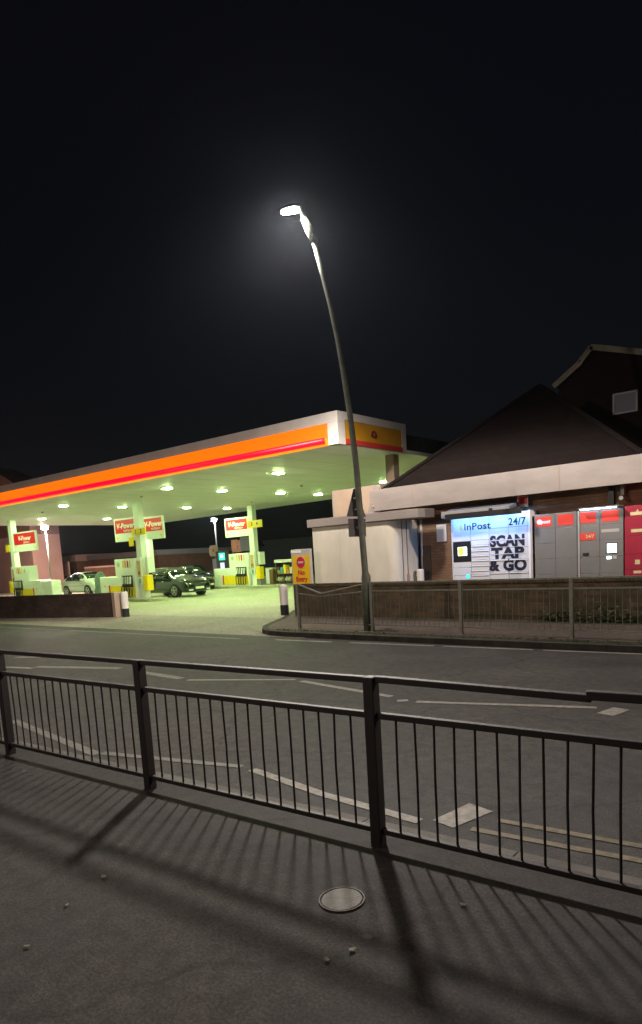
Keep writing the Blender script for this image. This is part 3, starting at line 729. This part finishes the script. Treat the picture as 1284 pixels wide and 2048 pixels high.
def bollard(label, x, y, z, r=.12, h=.86, band=True, sq=False):
    t = thing('bollard', label, 'bollard', (x, y, z), .1, 'white bollards')
    MB().disc((0, 0, .005 + .14), r * 1.02, 'z', .29, 24).build('black_base', 'black', t)
    MB().tube([(0, 0, .29), (0, 0, h - .03), (0, 0, h)], [r, r, r * .85], 20).build('post', 'fascia', t, smooth=False)
    MB().tube([(0, 0, h * .72), (0, 0, h * .82)], [r * 1.015, r * 1.015], 20).build('reflective_band', 'pump_grey', t) if band else None
    return t
bollard('white bollard with black base on the driveway corner right of the forecourt', -12.45, 13.1, .1, .115, .84, False)
bollard('white bollard with black base at the end of the left brick wall', -19.45, 12.6, 0, .12, .86, False)
bollard('white bollard behind the low wall between the white annex and the lockers', -9.5, 15.5, .1, .1, 1.05, False)

# ------------------------------------------------------------ shop building
shop = thing('shop_building', 'single storey brick shop with deep pale painted fascia board', 'building', (-10.9, 16, .1))
def W(x, y, z): return (x + 10.9, y - 16, z - .1)
def wb(x0, y0, z0, x1, y1, z1): return MB().box(*W(x0, y0, z0), *W(x1, y1, z1))
wb(-10.8, 15.8, .1, 7, 24, 3.3).build('wall', 'brick', shop)
wb(-10.95, 15.3, 2.83, 7.2, 15.34, 3.42).build('fascia_board', 'band', shop, bevel=.006)
wb(-10.95, 15.345, 2.86, 7.2, 16, 2.88).build('soffit_board', 'band', shop)
wb(-10.95, 15.345, 3.38, 7.2, 23.5, 3.415).build('flat_roof', 'dark', shop)
for x in (-9.55, -5.6, -1.8): wb(x, 15.292, 2.835, x + .02, 15.2995, 3.415).build('board_joint', 'beige', shop)
# raised parapet at the left end with a darker brown trapezoid on its front
wb(-12.75, 15.85, 2.6, -10.98, 16.9, 3.62).build('parapet', 'band', shop, bevel=.01)
MB().prism([W(-12.66, 0, 2.75)[::2], W(-11.45, 0, 2.75)[::2], W(-11.14, 0, 3.6)[::2], W(-12.7, 0, 3.6)[::2]], -.16, -.152, 'y').build('brown_trapezoid', 'beige', shop)
wb(-12.83, 16, 2.6, -12.755, 16.8, 3.3).build('yellow_edge_panel', 'yel_panel', shop)
MB().tube([W(-10.93, 15.8, 3.6), W(-10.85, 15.78, 3.3), W(-10.82, 15.26, 2.95)], .02, 8).build('downpipe', 'pinkposter', shop)
# hipped tiled roof behind the fascia
rf = MB(); ax, ay, az = W(-7.55, 19.3, 6.15); x0, y0, z0 = W(-10.95, 15.95, 3.42); x1, y1, _ = W(-3.9, 23.2, 0)
rf.v = [(x0, y0, z0), (x1, y0, z0), (x1, y1, z0), (x0, y1, z0), (ax, ay, az)]
rf.f = [(0, 1, 4), (1, 2, 4), (2, 3, 4), (3, 0, 4), (0, 3, 2, 1)]
rf.build('hipped_roof', 'tile', shop)
for p in ((x0, y0), (x1, y0)):
    MB().tube([(p[0], p[1], z0 + .02), (ax, ay, az + .03)], .07, 8).build('hip_tiles', 'tile', shop)
# door recess and notice, lights, cameras
wb(-9.98, 15.785, .1, -9.32, 15.799, 1.78).build('door', 'brown', shop)
wb(-9.62, 15.775, .1, -9.56, 15.784, 1.5).build('door_post', 'brown', shop)
t = thing('notice_board', 'small pale notice fixed to the brick wall left of the white lockers', 'notice', (-8.95, 15.77, 1.86))
MB().box(-.15, -.012, 0, .15, .025, .46).build('board', 'fascia', t, bevel=.004)
for z in (.1, .17, .24, .31, .38): MB().box(-.11, -.0145, z, .09, -.0125, z + .012).build('text_line', 'pump_grey', t)
t = thing('wall_light', 'small white flood light box under the fascia left of the lockers', 'wall light', (-9.45, 15.79, 2.6))
MB().box(-.13, -.16, 0, .13, .01, .15).build('housing', 'housing', t, bevel=.015)
MB().box(-.1, -.168, .02, .1, -.161, .12).build('lens', 'pump_grey', t)
t = thing('small_sign', 'small red and white sign hanging under the fascia between the two locker banks', 'sign', (-6.58, 15.6, 2.56))
MB().box(-.13, -.012, 0, .13, .012, .27).build('plate', 'white', t)
MB().box(-.115, -.016, .08, .115, -.0125, .25).build('red_field', 'redlabel', t)
t = thing('security_camera', 'white security camera hanging under the fascia above the red lockers', 'camera', (-4.3, 15.65, 2.5))
MB().box(-.04, -.02, .06, .04, .1, .34).build('mount', 'housing', t, bevel=.01)
MB().tube([(0, -.14, .05), (.03, .06, .1)], .045, 12).build('camera_body', 'housing', t)
wb(-4.62, 15.7, 2.45, -4.5, 15.799, 2.85).build('cable_box', 'black', shop)

# ------------------------------------------------------------ white annex with rounded corner
an = thing('annex', 'white rendered lean-to annex with a flat roof edge in front of the shop', 'annex', (-12.55, 14.6, .1))
def Q(x, y): return (x + 12.55, y - 14.6)
cv = [Q(-9.95 + .25 * math.sin(a), 14.85 - .25 * math.cos(a)) for a in [PI / 2 * i / 8 for i in range(9)]]
MB().prism([Q(-12.55, 14.6)] + cv + [Q(-9.7, 15.99), Q(-12.55, 15.99)], 0, 2.4, 'z').build('wall', 'render', an)
MB().prism([Q(-12.66, 14.5), Q(-9.2, 14.5), Q(-8.95, 14.62), Q(-8.86, 14.8), Q(-8.86, 15.28), Q(-12.66, 15.28)], 2.405, 2.63, 'z').build('roof_edge', 'band', an, bevel=.01)
MB().prism([Q(-12.6, 15.285), Q(-10.99, 15.285), Q(-10.99, 15.84), Q(-12.6, 15.84)], 2.405, 2.6, 'z').build('roof', 'band', an)
for y in (14.95, 15.18, 15.75): MB().box(2.852, y - 14.6, .0, 2.862, y - 14.6 + .02, 2.38).build('panel_joint', 'gap', an)
MB().box(2.853, .52, .02, 2.863, .66, .95).build('stain_board', 'beige', an)
MB().tube([(2.95, 1.2, 0), (2.95, 1.2, 2.4)], .035, 10).build('downpipe', 'render', an)
MB().box(1.0, -.004, .0, 1.012, -.0008, 2.38).build('panel_joint', 'pump_grey', an)

# ------------------------------------------------------------ no entry sign
t = thing('no_entry_sign', 'yellow upright sign with a red no entry disc beside the white annex', 'sign', (-12.68, 14.2, .1))
MB().box(-.38, -.04, 0, .38, .04, 1.8).build('frame', 'signframe', t, bevel=.02)
MB().box(-.33, -.046, .08, .33, -.0405, 1.62).build('yellow_face', 'signyellow', t)
MB().box(-.37, -.05, 1.69, .02, .05, 1.765).build('top_light', 'pump_white', t, bevel=.01)
MB().disc((0, -.05, 1.42), .175, 'y', .006, 32).build('disc_border', 'signframe', t)
MB().disc((0, -.054, 1.42), .16, 'y', .006, 32).build('disc', 'signred', t)
MB().box(-.1, -.062, 1.395, .1, -.0575, 1.45).build('disc_bar', 'signframe', t)
text('lettering', 'No', .19, 'signred', t, (0, -.052, 1.12), bold=.008)
text('lettering', 'Entry', .19, 'signred', t, (0, -.052, .93), bold=.008)

# ------------------------------------------------------------ parcel lockers (white)
lk = thing('parcel_locker', 'white parcel locker bank with black lettering and a yellow screen', 'parcel locker', (-8.41, 15.4, .1))
lw = 2.04; H = 2.36; cw_ = lw / 4
MB().box(0, .01, 0, lw, .6, H).build('cabinet', 'gap', lk)
MB().box(.0, -.0, 0, lw, .01, .06).build('plinth', 'locker_w', lk)
MB().box(-.03, -.02, 0, -.001, .6, H + .01).build('side_panel', 'locker_w', lk); MB().box(lw + .001, -.02, 0, lw + .05, .6, H + .01).build('side_panel', 'shelfedge', lk)
def door(c, z0, z1, m='locker_w'):
    MB().box(c * cw_ + .005, -.012, z0 + .004, (c + 1) * cw_ - .005, .009, z1 - .004).build('locker_door', m, lk, bevel=.004)
def lip(c, z):
    MB().box(c * cw_ + .02, -.03, z, (c + 1) * cw_ - .02, -.0125, z + .028).build('door_lip', 'shelfedge', lk)
door(0, 1.72, H); door(0, .06, .35); door(0, .35, .6); door(0, .6, .85); door(0, .85, 1.05); door(0, 1.05, 1.2)
for z in (.6, .85, 1.05): lip(0, z - .03) if z < .7 else None
z = .06
for h_ in (.3, .25, .25): door(1, z, z + h_); lip(1, z + h_ - .03); z += h_
while z < 1.72: door(1, z, z + .125); lip(1, z + .09) if z < 1.6 else None; z += .125
door(1, z, H)
for c in (2, 3):
    for z0, z1 in ((.06, .5), (.5, .9), (.9, 1.22), (1.22, 1.5), (1.5, 2.0), (2.0, H)):
        door(c, z0, z1)
        if z0 < 1.1: lip(c, z1 - .03)
MB().box(.02, -.02, 1.2, cw_ - .005, .009, 1.72).build('control_panel', 'black', lk)
sc = MB().box(.15, -.03, 1.36, .4, -.021, 1.58).build('screen', 'screen_w', lk)
MB().box(.16, -.034, 1.37, .31, -.031, 1.57).build('screen_image', 'screen_y', lk)
MB().disc((.4, -.016, .82), .055, 'y', .006, 16).build('status_light', 'screen_dot', lk)
em = MB()
for q in range(5):
    a = PI * (.62 + .19 * q); em.bar((.28 + .03 * math.cos(a), -.018, 2.08 + .03 * math.sin(a)), (.28 + .085 * math.cos(a), -.018, 2.08 + .085 * math.sin(a)), .006, .022)
em.build('emblem', 'yelmark', lk)
text('lettering', 'InPost', .24, 'navy', lk, (.70, -.018, 2.08), bold=.004, sx=1.15)
text('lettering', '24/7', .25, 'navy', lk, (lw - .28, -.017, 2.12), bold=.004, sx=.95)
def stencil(s, x, z, size, sx, slits):
    """bold letters cut by horizontal white slits"""
    o = text('lettering', s, size, 'navy', lk, (x, -.018, z), bold=size * .045, sx=sx)
    for q in slits: MB().box(x - .47, -.0245, z + q, x + .47, -.0215, z + q + size * .05).build('lettering_slit', 'locker_w', lk)
text('lettering', 'SCAN', .36, 'navy', lk, (1.5, -.017, 1.66), bold=.019, sx=.93)
text('lettering', 'TAP', .36, 'navy', lk, (1.5, -.017, 1.36), bold=.019, sx=1.25)
text('lettering', '& GO', .36, 'navy', lk, (1.5, -.017, 1.06), bold=.019, sx=1.05)
MB().box(1.04, -.023, 1.685, 2.0, -.0195, 1.705).build('lettering_slit', 'locker_w', lk)
MB().box(1.04, -.023, 1.345, 2.0, -.0195, 1.36).build('lettering_slit', 'locker_w', lk)
# rain hood with LED strips under it
hd = thing('locker_canopy', 'sloping pale rain hood with a light strip mounted over the white lockers', 'rain hood', (-8.41, 15.4, 2.5))
MB().prism([(-.36, .02), (-.34, .09), (.5, .26), (.5, .14)], -.08, 1.72, 'x').build('hood', 'bluegrey', hd, bevel=.008)
MB().box(-.1, -.37, -.02, 1.73, -.335, .1).build('front_trim', 'housing', hd, bevel=.006)
MB().box(-.12, -.36, -.06, -.085, .3, .12).build('end_bracket', 'housing', hd)
MB().box(1.2, -.372, .02, 1.3, -.35, .08).build('camera', 'black', hd)
for c in range(4):
    MB().box(c * cw_ + .07, -.33, -.055, (c + 1) * cw_ - .07, -.30, -.035).build('led_strip', 'led', hd)
MB().box(0, -.385, -.11, lw, -.372, .03).build('front_lip', 'black', hd)
MB().box(0, -.365, -.03, lw, -.2, -.0).build('led_housing', 'black', hd)

# ------------------------------------------------------------ grey and red lockers
g = thing('grey_locker', 'grey parcel locker bank with red labels, a lit strip and a bright screen', 'parcel locker', (-6.26, 15.5, .1))
gw = 2.02; GH = 2.24
MB().box(0, .01, 0, gw, .55, GH).build('cabinet', 'gap', g)
for c in range(4):
    zz = [.05, .42, .8, 1.18, 1.55, 1.9, GH]
    if c in (1,): zz = [.05, .6, 1.18, 1.9, GH]
    for a, b in zip(zz[:-1], zz[1:]): MB().box(c * gw / 4 + .003, -.01, a + .003, (c + 1) * gw / 4 - .003, .009, b - .003).build('locker_door', 'locker_g', g, bevel=.003)
MB().box(1.04, -.03, .05, 1.07, -.011, GH).build('edge_strip', 'signframe', g)
for x0, x1, z0, z1, m_ in ((.04, .42, 1.95, 2.18, 'redlabel'), (.57, .93, 1.95, 2.2, 'redlabel'), (1.09, 1.43, 1.96, 2.2, 'redlabel'), (1.56, 1.92, 1.96, 2.2, 'redlabel'), (1.08, 1.42, 1.57, 1.73, 'redlabel')):
    MB().box(x0, -.016, z0, x1, -.0105, z1).build('red_label', m_, g)
MB().disc((.13, -.02, 2.065), .062, 'y', .006, 20).build('label_disc', 'white', g)
text('lettering', 'post', .11, 'white', g, (.28, -.02, 2.06), bold=.006, shear=.2)
text('lettering', '24/7', .1, 'cream', g, (1.3, -.02, 1.65), bold=.003)
MB().box(1.55, -.014, 1.72, 1.93, -.0105, 1.79).build('grey_label', 'signframe', g)
MB().box(1.68, -.03, 1.26, 1.88, -.011, 1.46).build('screen', 'screen_w', g)
MB().box(1.66, -.018, 1.24, 1.9, -.0105, 1.48).build('screen_frame', 'black', g)
MB().box(1.67, -.028, 1.12, 1.76, -.011, 1.18).build('card_reader', 'screen_w', g); MB().box(1.8, -.022, 1.12, 1.88, -.011, 1.19).build('keypad', 'pump_grey', g)
MB().box(1.14, -.03, 1.22, 1.27, -.011, 1.28).build('scanner', 'black', g)
h2 = MB().box(1.1, -.22, GH + .03, 1.98, .5, GH + .06); h2.build('hood', 'locker_g', g)
MB().box(1.12, -.12, GH + .012, 1.9, -.09, GH + .028).build('led_strip', 'led2', g)
r = thing('red_locker', 'tall red parcel locker at the right edge of the photo', 'parcel locker', (-4.22, 15.5, .1))
MB().box(0, 0, 0, 1.1, .55, 2.26).build('cabinet', 'locker_r', r, bevel=.006)
for x0, x1 in ((.01, .53), (.55, 1.09)):
    for a, b in ((.05, .5), (.5, .86), (.86, 1.2), (1.2, 1.6), (1.6, 2.22)): MB().box(x0, -.012, a + .004, x1, -.0005, b - .004).build('locker_door', 'locker_r' if a < 1.55 else 'redlabel' if a > 2 else 'locker_r', r, bevel=.003)
for zz, w_, hh in ((2.05, .3, .07), (1.68, .26, .07), (.98, .1, .1), (.78, .16, .06)):
    MB().box(.27 - w_ / 2, -.017, zz, .27 + w_ / 2, -.0125, zz + hh).build('white_mark', 'cream', r)
MB().prism([(.24, 2.125), (.3, 2.125), (.27, 2.18)], -.017, -.0125, 'y').build('white_mark', 'cream', r)

# ------------------------------------------------------------ gabled house behind
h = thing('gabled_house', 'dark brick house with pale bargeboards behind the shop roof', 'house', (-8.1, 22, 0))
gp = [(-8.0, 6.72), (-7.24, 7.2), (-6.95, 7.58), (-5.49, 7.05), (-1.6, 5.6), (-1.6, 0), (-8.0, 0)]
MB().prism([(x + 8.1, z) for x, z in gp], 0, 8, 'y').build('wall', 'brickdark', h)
bp = [(-8.12, 6.66), (-7.27, 7.24), (-6.95, 7.62), (-5.45, 7.1), (-1.4, 5.62)]
for i, (a, b) in enumerate(zip(bp[:-1], bp[1:])):
    MB().bar((a[0] + 8.1, -.1, a[1]), (b[0] + 8.1 + .03, -.1, b[1] + .0), .08, .17).build('bargeboard', 'paleboard', h)
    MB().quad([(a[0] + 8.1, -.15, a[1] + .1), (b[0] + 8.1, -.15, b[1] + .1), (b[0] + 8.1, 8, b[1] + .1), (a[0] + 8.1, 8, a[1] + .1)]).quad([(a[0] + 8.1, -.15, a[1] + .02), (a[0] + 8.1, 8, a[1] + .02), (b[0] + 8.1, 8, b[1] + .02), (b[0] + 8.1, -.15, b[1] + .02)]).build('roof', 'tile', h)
wf = MB(); x0, x1, z0, z1 = 1.78, 2.5, 5.45, 6.08
wf.box(x0, -.05, z0, x0 + .06, .0, z1).box(x1 - .06, -.05, z0, x1, .0, z1).box(x0 + .06, -.05, z1 - .06, x1 - .06, 0, z1).box(x0 + .06, -.05, z0, x1 - .06, 0, z0 + .05)
w_ = wf.build('window', 'frame', h); MB().box(x0 + .06, -.02, z0 + .05, x1 - .06, -.004, z1 - .06).build('pane', 'bluegrey', w_)

# ------------------------------------------------------------ things beyond the forecourt
ph = thing('rendered_house', 'tall pink lit house at the left edge behind the leftmost pump', 'house', (-68.4, 27, 0))
gp = [(-14, 0), (13.6, 0), (13.6, 7.5), (10.2, 10.2), (8.2, 11.3), (5, 13.2), (-14, 13.2)]
MB().prism([(-14, 0), (13.6, 0), (13.6, 4.9), (-14, 4.9)], 0, 2.6, 'y').build('rendered_wall', 'pinkwall', ph)
MB().prism([(-14, 4.91), (13.6, 4.91), (13.6, 8.5), (9.4, 10.4), (5.8, 11.6), (-14, 13.4)], .02, 2.6, 'y').build('brick_gable', 'brick2', ph)
wf = MB(); wf.box(1, -.06, 1.4, 3, -.0, 3).build('window', 'frame', ph); MB().box(1.1, -.08, 1.5, 2.9, -.065, 2.9).build('pane', 'glass', ph)
for x, y, z, lab in ((-57.5, 24.5, 3.2, 'thin pale upright pole left of the leftmost fuel pump'), (-52.5, 21, 3.0, 'second thin pale pole at the left edge of the forecourt'), (-46.2, 18.5, 2.9, 'short pale pole with a leaning top near the left pump')):
    t = thing('pole', lab, 'pole', (x, y, 0)); MB().tube([(0, 0, 0), (0, 0, z), (.35, .1, z + 1.6)], [.05, .045, .025], 8).build('shaft', 'galv', t, smooth=True)
lb = thing('flat_roofed_building', 'low brown brick building with pale pink parapet behind the pumps', 'building', (-68, 34, 0))
MB().box(0, 0, 0, 7.8, 12, 2.75).box(7.8, 1.2, 0, 19.5, 12, 2.55).build('wall', 'brick2', lb)
MB().box(-.1, -.12, 2.52, 7.9, 12.1, 3.16).build('parapet', 'pinkwall', lb); MB().box(7.91, 1.05, 2.56, 19.6, 12.1, 3.02).build('parapet', 'band', lb)
MB().box(1.0, -.02, .8, 1.7, -.002, 2.2).build('door', 'pinkwall', lb)
t = thing('advert_board', 'pale pink advert board in front of the far brick building', 'sign', (-58.3, 31.5, 0))
MB().box(-1.15, -.05, 1.15, .7, .05, 2.4).build('board', 'pinkposter', t, bevel=.01); MB().box(.74, -.06, .3, 1.15, .06, 2.5).build('post', 'pinkwall', t); MB().box(-1.0, -.06, 0, -.9, .0, 1.14).build('leg', 'galv', t)
MB().disc((-.3, -.056, 1.85), .28, 'y', .008, 5).build('picture', 'wood', t)
t = thing('orange_hoarding', 'orange brick coloured hoarding behind the pale car', 'hoarding', (-50.2, 30.5, 0))
MB().box(-2.6, 0, 0, 6.0, .15, 1.75).build('panel', 'brick2', t); MB().box(-2.6, -.01, 1.755, 6.0, .16, 1.9).build('capping', 'pinkwall', t)
# covered item beside the pale car
t = thing('covered_trolley', 'dark green tarp covered trolley left of the middle pump', 'covered trolley', (-34.2, 20.7, .012))
mb = MB(); n = 14
for i, (z, r_) in enumerate(((.0, .42), (.3, .5), (.7, .5), (1.05, .46), (1.3, .36), (1.45, .2), (1.5, .03))):
    for k_ in range(n):
        a = 2 * PI * k_ / n; rr = r_ * .8 * random.uniform(.75, 1.2); mb.v.append((rr * math.cos(a), rr * .8 * math.sin(a), z))
for i in range(6):
    for k_ in range(n): mb.f.append((i * n + k_, i * n + (k_ + 1) % n, (i + 1) * n + (k_ + 1) % n, (i + 1) * n + k_))
mb.f.append(tuple(range(n))); mb.f.append(tuple(range(6 * n, 7 * n))); mb.build('tarp', 'cloth', t, smooth=True)
t = thing('vacuum_unit', 'rounded pale vacuum unit at the left end of the low wall', 'vacuum', (-44.2, 18.6, .012))
MB().box(-.45, -.35, 0, .45, .35, 1.5).build('body', 'pump_white', t, bevel=.14); MB().tube([(.45, 0, 1.0), (.8, -.1, 1.3), (.95, -.1, .6), (.6, -.1, .3)], .05, 8).build('hose', 'black', t, smooth=True); MB().box(-.2, -.36, .9, .2, -.351, 1.2).build('panel', 'teal', t)
# right of the far pump: display stand, boxes, ice chest
t = thing('display_stand', 'roofed display stand with goods beyond the forecourt, left of the yellow sign', 'display stand', (-28.6, 31, .012))
MB().box(-1.05, -.5, 1.35, 1.05, .5, 1.55).build('roof', 'pump_white', t, bevel=.02)
for x in (-1, 1):
    for y in (-.42, .42): MB().box(x - .03, y - .03, 0, x + .03, y + .03, 1.35).build('post', 'wood', t)
for z in (.15, .6): MB().box(-1, -.4, z, 1, .4, z + .04).build('shelf', 'wood', t)
for i in range(7):
    m_ = ('beige', 'teal', 'yellow', 'pinkposter', 'cream', 'pump_grey', 'posterm')[i]
    MB().box(-.92 + .27 * i, -.38, .645, -.7 + .27 * i, 0, .9 + .15 * (i % 3)).build('packet', m_, t, bevel=.01)
for i in range(8): MB().tube([(-.85 + .24 * i, -.42, .2), (-.75 + .24 * i, -.42, .42)], [.11, .07], 8).build('bag', ('pump_grey', 'cream', 'wood')[i % 3], t)
t = thing('ice_chest', 'white chest left of the display stand', 'chest', (-30.35, 31, .012))
MB().box(-.3, -.35, 0, .3, .35, 1.0).build('body', 'pump_white', t, bevel=.03); MB().box(-.31, -.36, 1.005, .31, .36, 1.06).build('lid', 'pump_grey', t, bevel=.01)
t = thing('timber_bin', 'brown timber bin between the white chest and the display stand', 'bin', (-29.85, 30.6, .012))
MB().box(-.16, -.25, 0, .16, .25, .95).build('box', 'wood', t, bevel=.01)
t = thing('pale_board', 'narrow white board at the right end of the display stand', 'board', (-27.35, 31, .012))
MB().box(-.17, -.04, 0, .17, .04, 1.15).build('panel', 'pump_white', t)
t = thing('green_kiosk', 'kiosk with glowing green sign and bluish screen behind the black car', 'kiosk', (-38.6, 34, .012))
MB().box(-.75, 0, 0, .75, .8, 2.45).build('body', 'dark', t, bevel=.03)
MB().box(-.35, -.03, 1.75, .3, -.002, 2.3).build('green_sign', 'green_glow', t); MB().box(-.25, -.03, .85, .2, -.002, 1.55).build('screen', 'blue_glow', t); MB().box(-1.3, .1, .6, -.8, .6, 1.9).build('side_unit', 'bluegrey', t)
MB().prism([(-.12, 2.14), (.1, 2.14), (.13, 2.05), (.08, 1.9), (.03, 1.96), (-.05, 1.96), (-.1, 1.9), (-.15, 2.05)], -.04, -.032, 'y').build('symbol', 'screen_w', t)
t = thing('poster_board', 'row of pink posters and a grey box above the far pump', 'poster board', (-36.9, 34.4, 0))
MB().box(-1.0, 0, 2.3, -.35, .08, 3.25).build('poster', 'pinkposter', t); MB().box(-.3, 0, 2.3, .1, .08, 3.2).build('poster', 'pinkposter', t); MB().box(.12, -.1, 2.35, 1.35, .5, 3.4).build('grey_box', 'bluegrey', t); MB().box(-1.0, .02, 0, -.9, .06, 2.29).build('post', 'galv', t); MB().box(1.2, .02, 0, 1.3, .06, 2.34).build('post', 'galv', t)
t = thing('octagonal_sign', 'cream sign board on a post under the small cool white light', 'sign', (-39.9, 34.3, 0))
MB().prism([(-.45, 2.1), (.4, 2.1), (.52, 2.3), (.5, 2.8), (.3, 2.98), (-.4, 2.95), (-.55, 2.7), (-.55, 2.3)], 0, .06, 'y').build('board', 'beige', t); MB().disc((-.03, -.005, 2.55), .13, 'y', .008, 14).build('mark', 'wood', t); MB().tube([(0, .1, 0), (0, .1, 2.9)], .04, 8).build('post', 'galv', t)
t = thing('dark_building', 'long dim building in the dark behind the cars', 'building', (-60, 46, 0))
MB().box(0, 0, 0, 15, 8, 2.9).box(15.1, -1, 0, 34, 8, 3.1).build('wall', 'dark', t); MB().box(15, -1.1, 3.11, 34.2, 8.1, 3.4).build('roof_edge', 'dark', t)
for x in (4, 9, 20, 26): wq = MB().box(x, -.05 if x < 15 else -1.05, 1.2, x + 1.6, -.0 if x < 15 else -1.0, 2.2).build('window', 'glass', t)

# ------------------------------------------------------------ weeds on wall foot, kerb and coping
def weeds(name, label, spots, n, size):
    mb = MB()
    for (cx, cy, cz, rx, ry, rz_) in spots:
        for _ in range(n):
            x = cx + random.gauss(0, rx); y = cy + random.gauss(0, ry); z = cz + abs(random.gauss(0, rz_))
            a = random.uniform(0, 2 * PI); s = size * random.uniform(.5, 1.4); tl = random.uniform(-.9, .9)
            u = Vector((math.cos(a), math.sin(a), 0)) * s; w = Vector((-math.sin(a) * math.cos(tl), math.cos(a) * math.cos(tl), math.sin(tl) + .4)) * s * .6
            p = Vector((x, y, z)); mb.quad([p - u, p - w * .6, p + u, p + w])
    o = mb.build(name, 'leaf'); tag(o, label, 'plants', kind='stuff'); return o
weeds('wall_foot_weeds', 'dark green weeds growing at the foot of the low brick wall', [(-4.9 + .42 * i, 12.84, .1, .2, .06, .12 + .03 * (i % 3)) for i in range(9)], 170, .035)
weeds('kerb_grass', 'moss and grass tufts along the far kerb edge', [(-10 + .55 * i, 10.34, .1, .3, .07, .012) for i in range(30)], 70, .02)
weeds('coping_moss', 'moss and ivy trailing over the wall coping', [(-11.5 + .9 * i, 12.97, .86, .35, .04, .04) for i in range(11)], 26, .022)

for i, (x, y, s, lab) in enumerate([(-3.0, 1.66, .022, 'small pale fallen leaf on the left of the near pavement'), (-1.555, 1.9, .02, 'small pale fallen leaf below the black railing post, right of the cover'), (-1.6, 1.79, .018, 'small pale fallen leaf nearest the camera in the middle'),
    (-2.72, 1.12, .016, 'small brown fallen leaf near the bottom left corner'), (-2.9, 1.4, .014, 'tiny pale fallen leaf left of centre'), (-1.35, 2.45, .02, 'pale fallen leaf by the railing shadows at the right')]):
    leaf(x, y, s, lab, i * 1.3)

# ------------------------------------------------------------ world, camera, render
w = bpy.data.worlds.new('World'); S.world = w; w.use_nodes = True
N = w.node_tree.nodes; L = w.node_tree.links; bg = N['Background']
sky = N.new('ShaderNodeTexSky'); sky.sky_type = 'NISHITA'; sky.sun_disc = False
sky.sun_elevation = math.radians(4); sky.sun_rotation = math.radians(200)
mx = N.new('ShaderNodeMixRGB'); mx.inputs[0].default_value = .75; mx.inputs[2].default_value = (.6, .55, .95, 1)
L.new(sky.outputs[0], mx.inputs[1]); L.new(mx.outputs[0], bg.inputs['Color']); bg.inputs['Strength'].default_value = .0045

cam = bpy.data.cameras.new('camera'); co = bpy.data.objects.new('camera', cam); COL.objects.link(co); S.camera = co
cam.sensor_fit = 'VERTICAL'; cam.sensor_height = 36; cam.sensor_width = 36
cam.lens = 36 * 1300 / 2048; cam.shift_y = (1274 - 1024) / 2048; cam.clip_end = 2000; cam.clip_start = .05
R_ = Matrix(((0.7640777710029821, -0.03518127220571449, 0.6441641389778708), (0.6423421097969929, 0.13412018413747062, -0.7545915386409251), (-0.05984792260941194, 0.9903403729490777, 0.12507666395622904)))
co.matrix_world = Matrix.Translation((0, 0, 1.7)) @ R_.to_4x4()
S.view_settings.view_transform = 'Standard'; S.view_settings.look = 'None'; S.view_settings.exposure = 0; S.view_settings.gamma = 1
S.render.engine = 'CYCLES'
S.render.resolution_x = 642; S.render.resolution_y = 1024

# ------------------------------------------------------------ night air
m = bpy.data.materials.new('night_haze'); m.use_nodes = True; nt = m.node_tree; nt.nodes.clear()
ou = nt.nodes.new('ShaderNodeOutputMaterial'); pv = nt.nodes.new('ShaderNodeVolumePrincipled')
pv.inputs['Color'].default_value = (.72, .82, 1.0, 1); pv.inputs['Density'].default_value = .00016; pv.inputs['Anisotropy'].default_value = .86
nt.links.new(pv.outputs[0], ou.inputs['Volume'])
hz = MB().box(-130, -45, -1.02, 60, 60, 16).build('haze', m); tag(hz, kind='stuff')
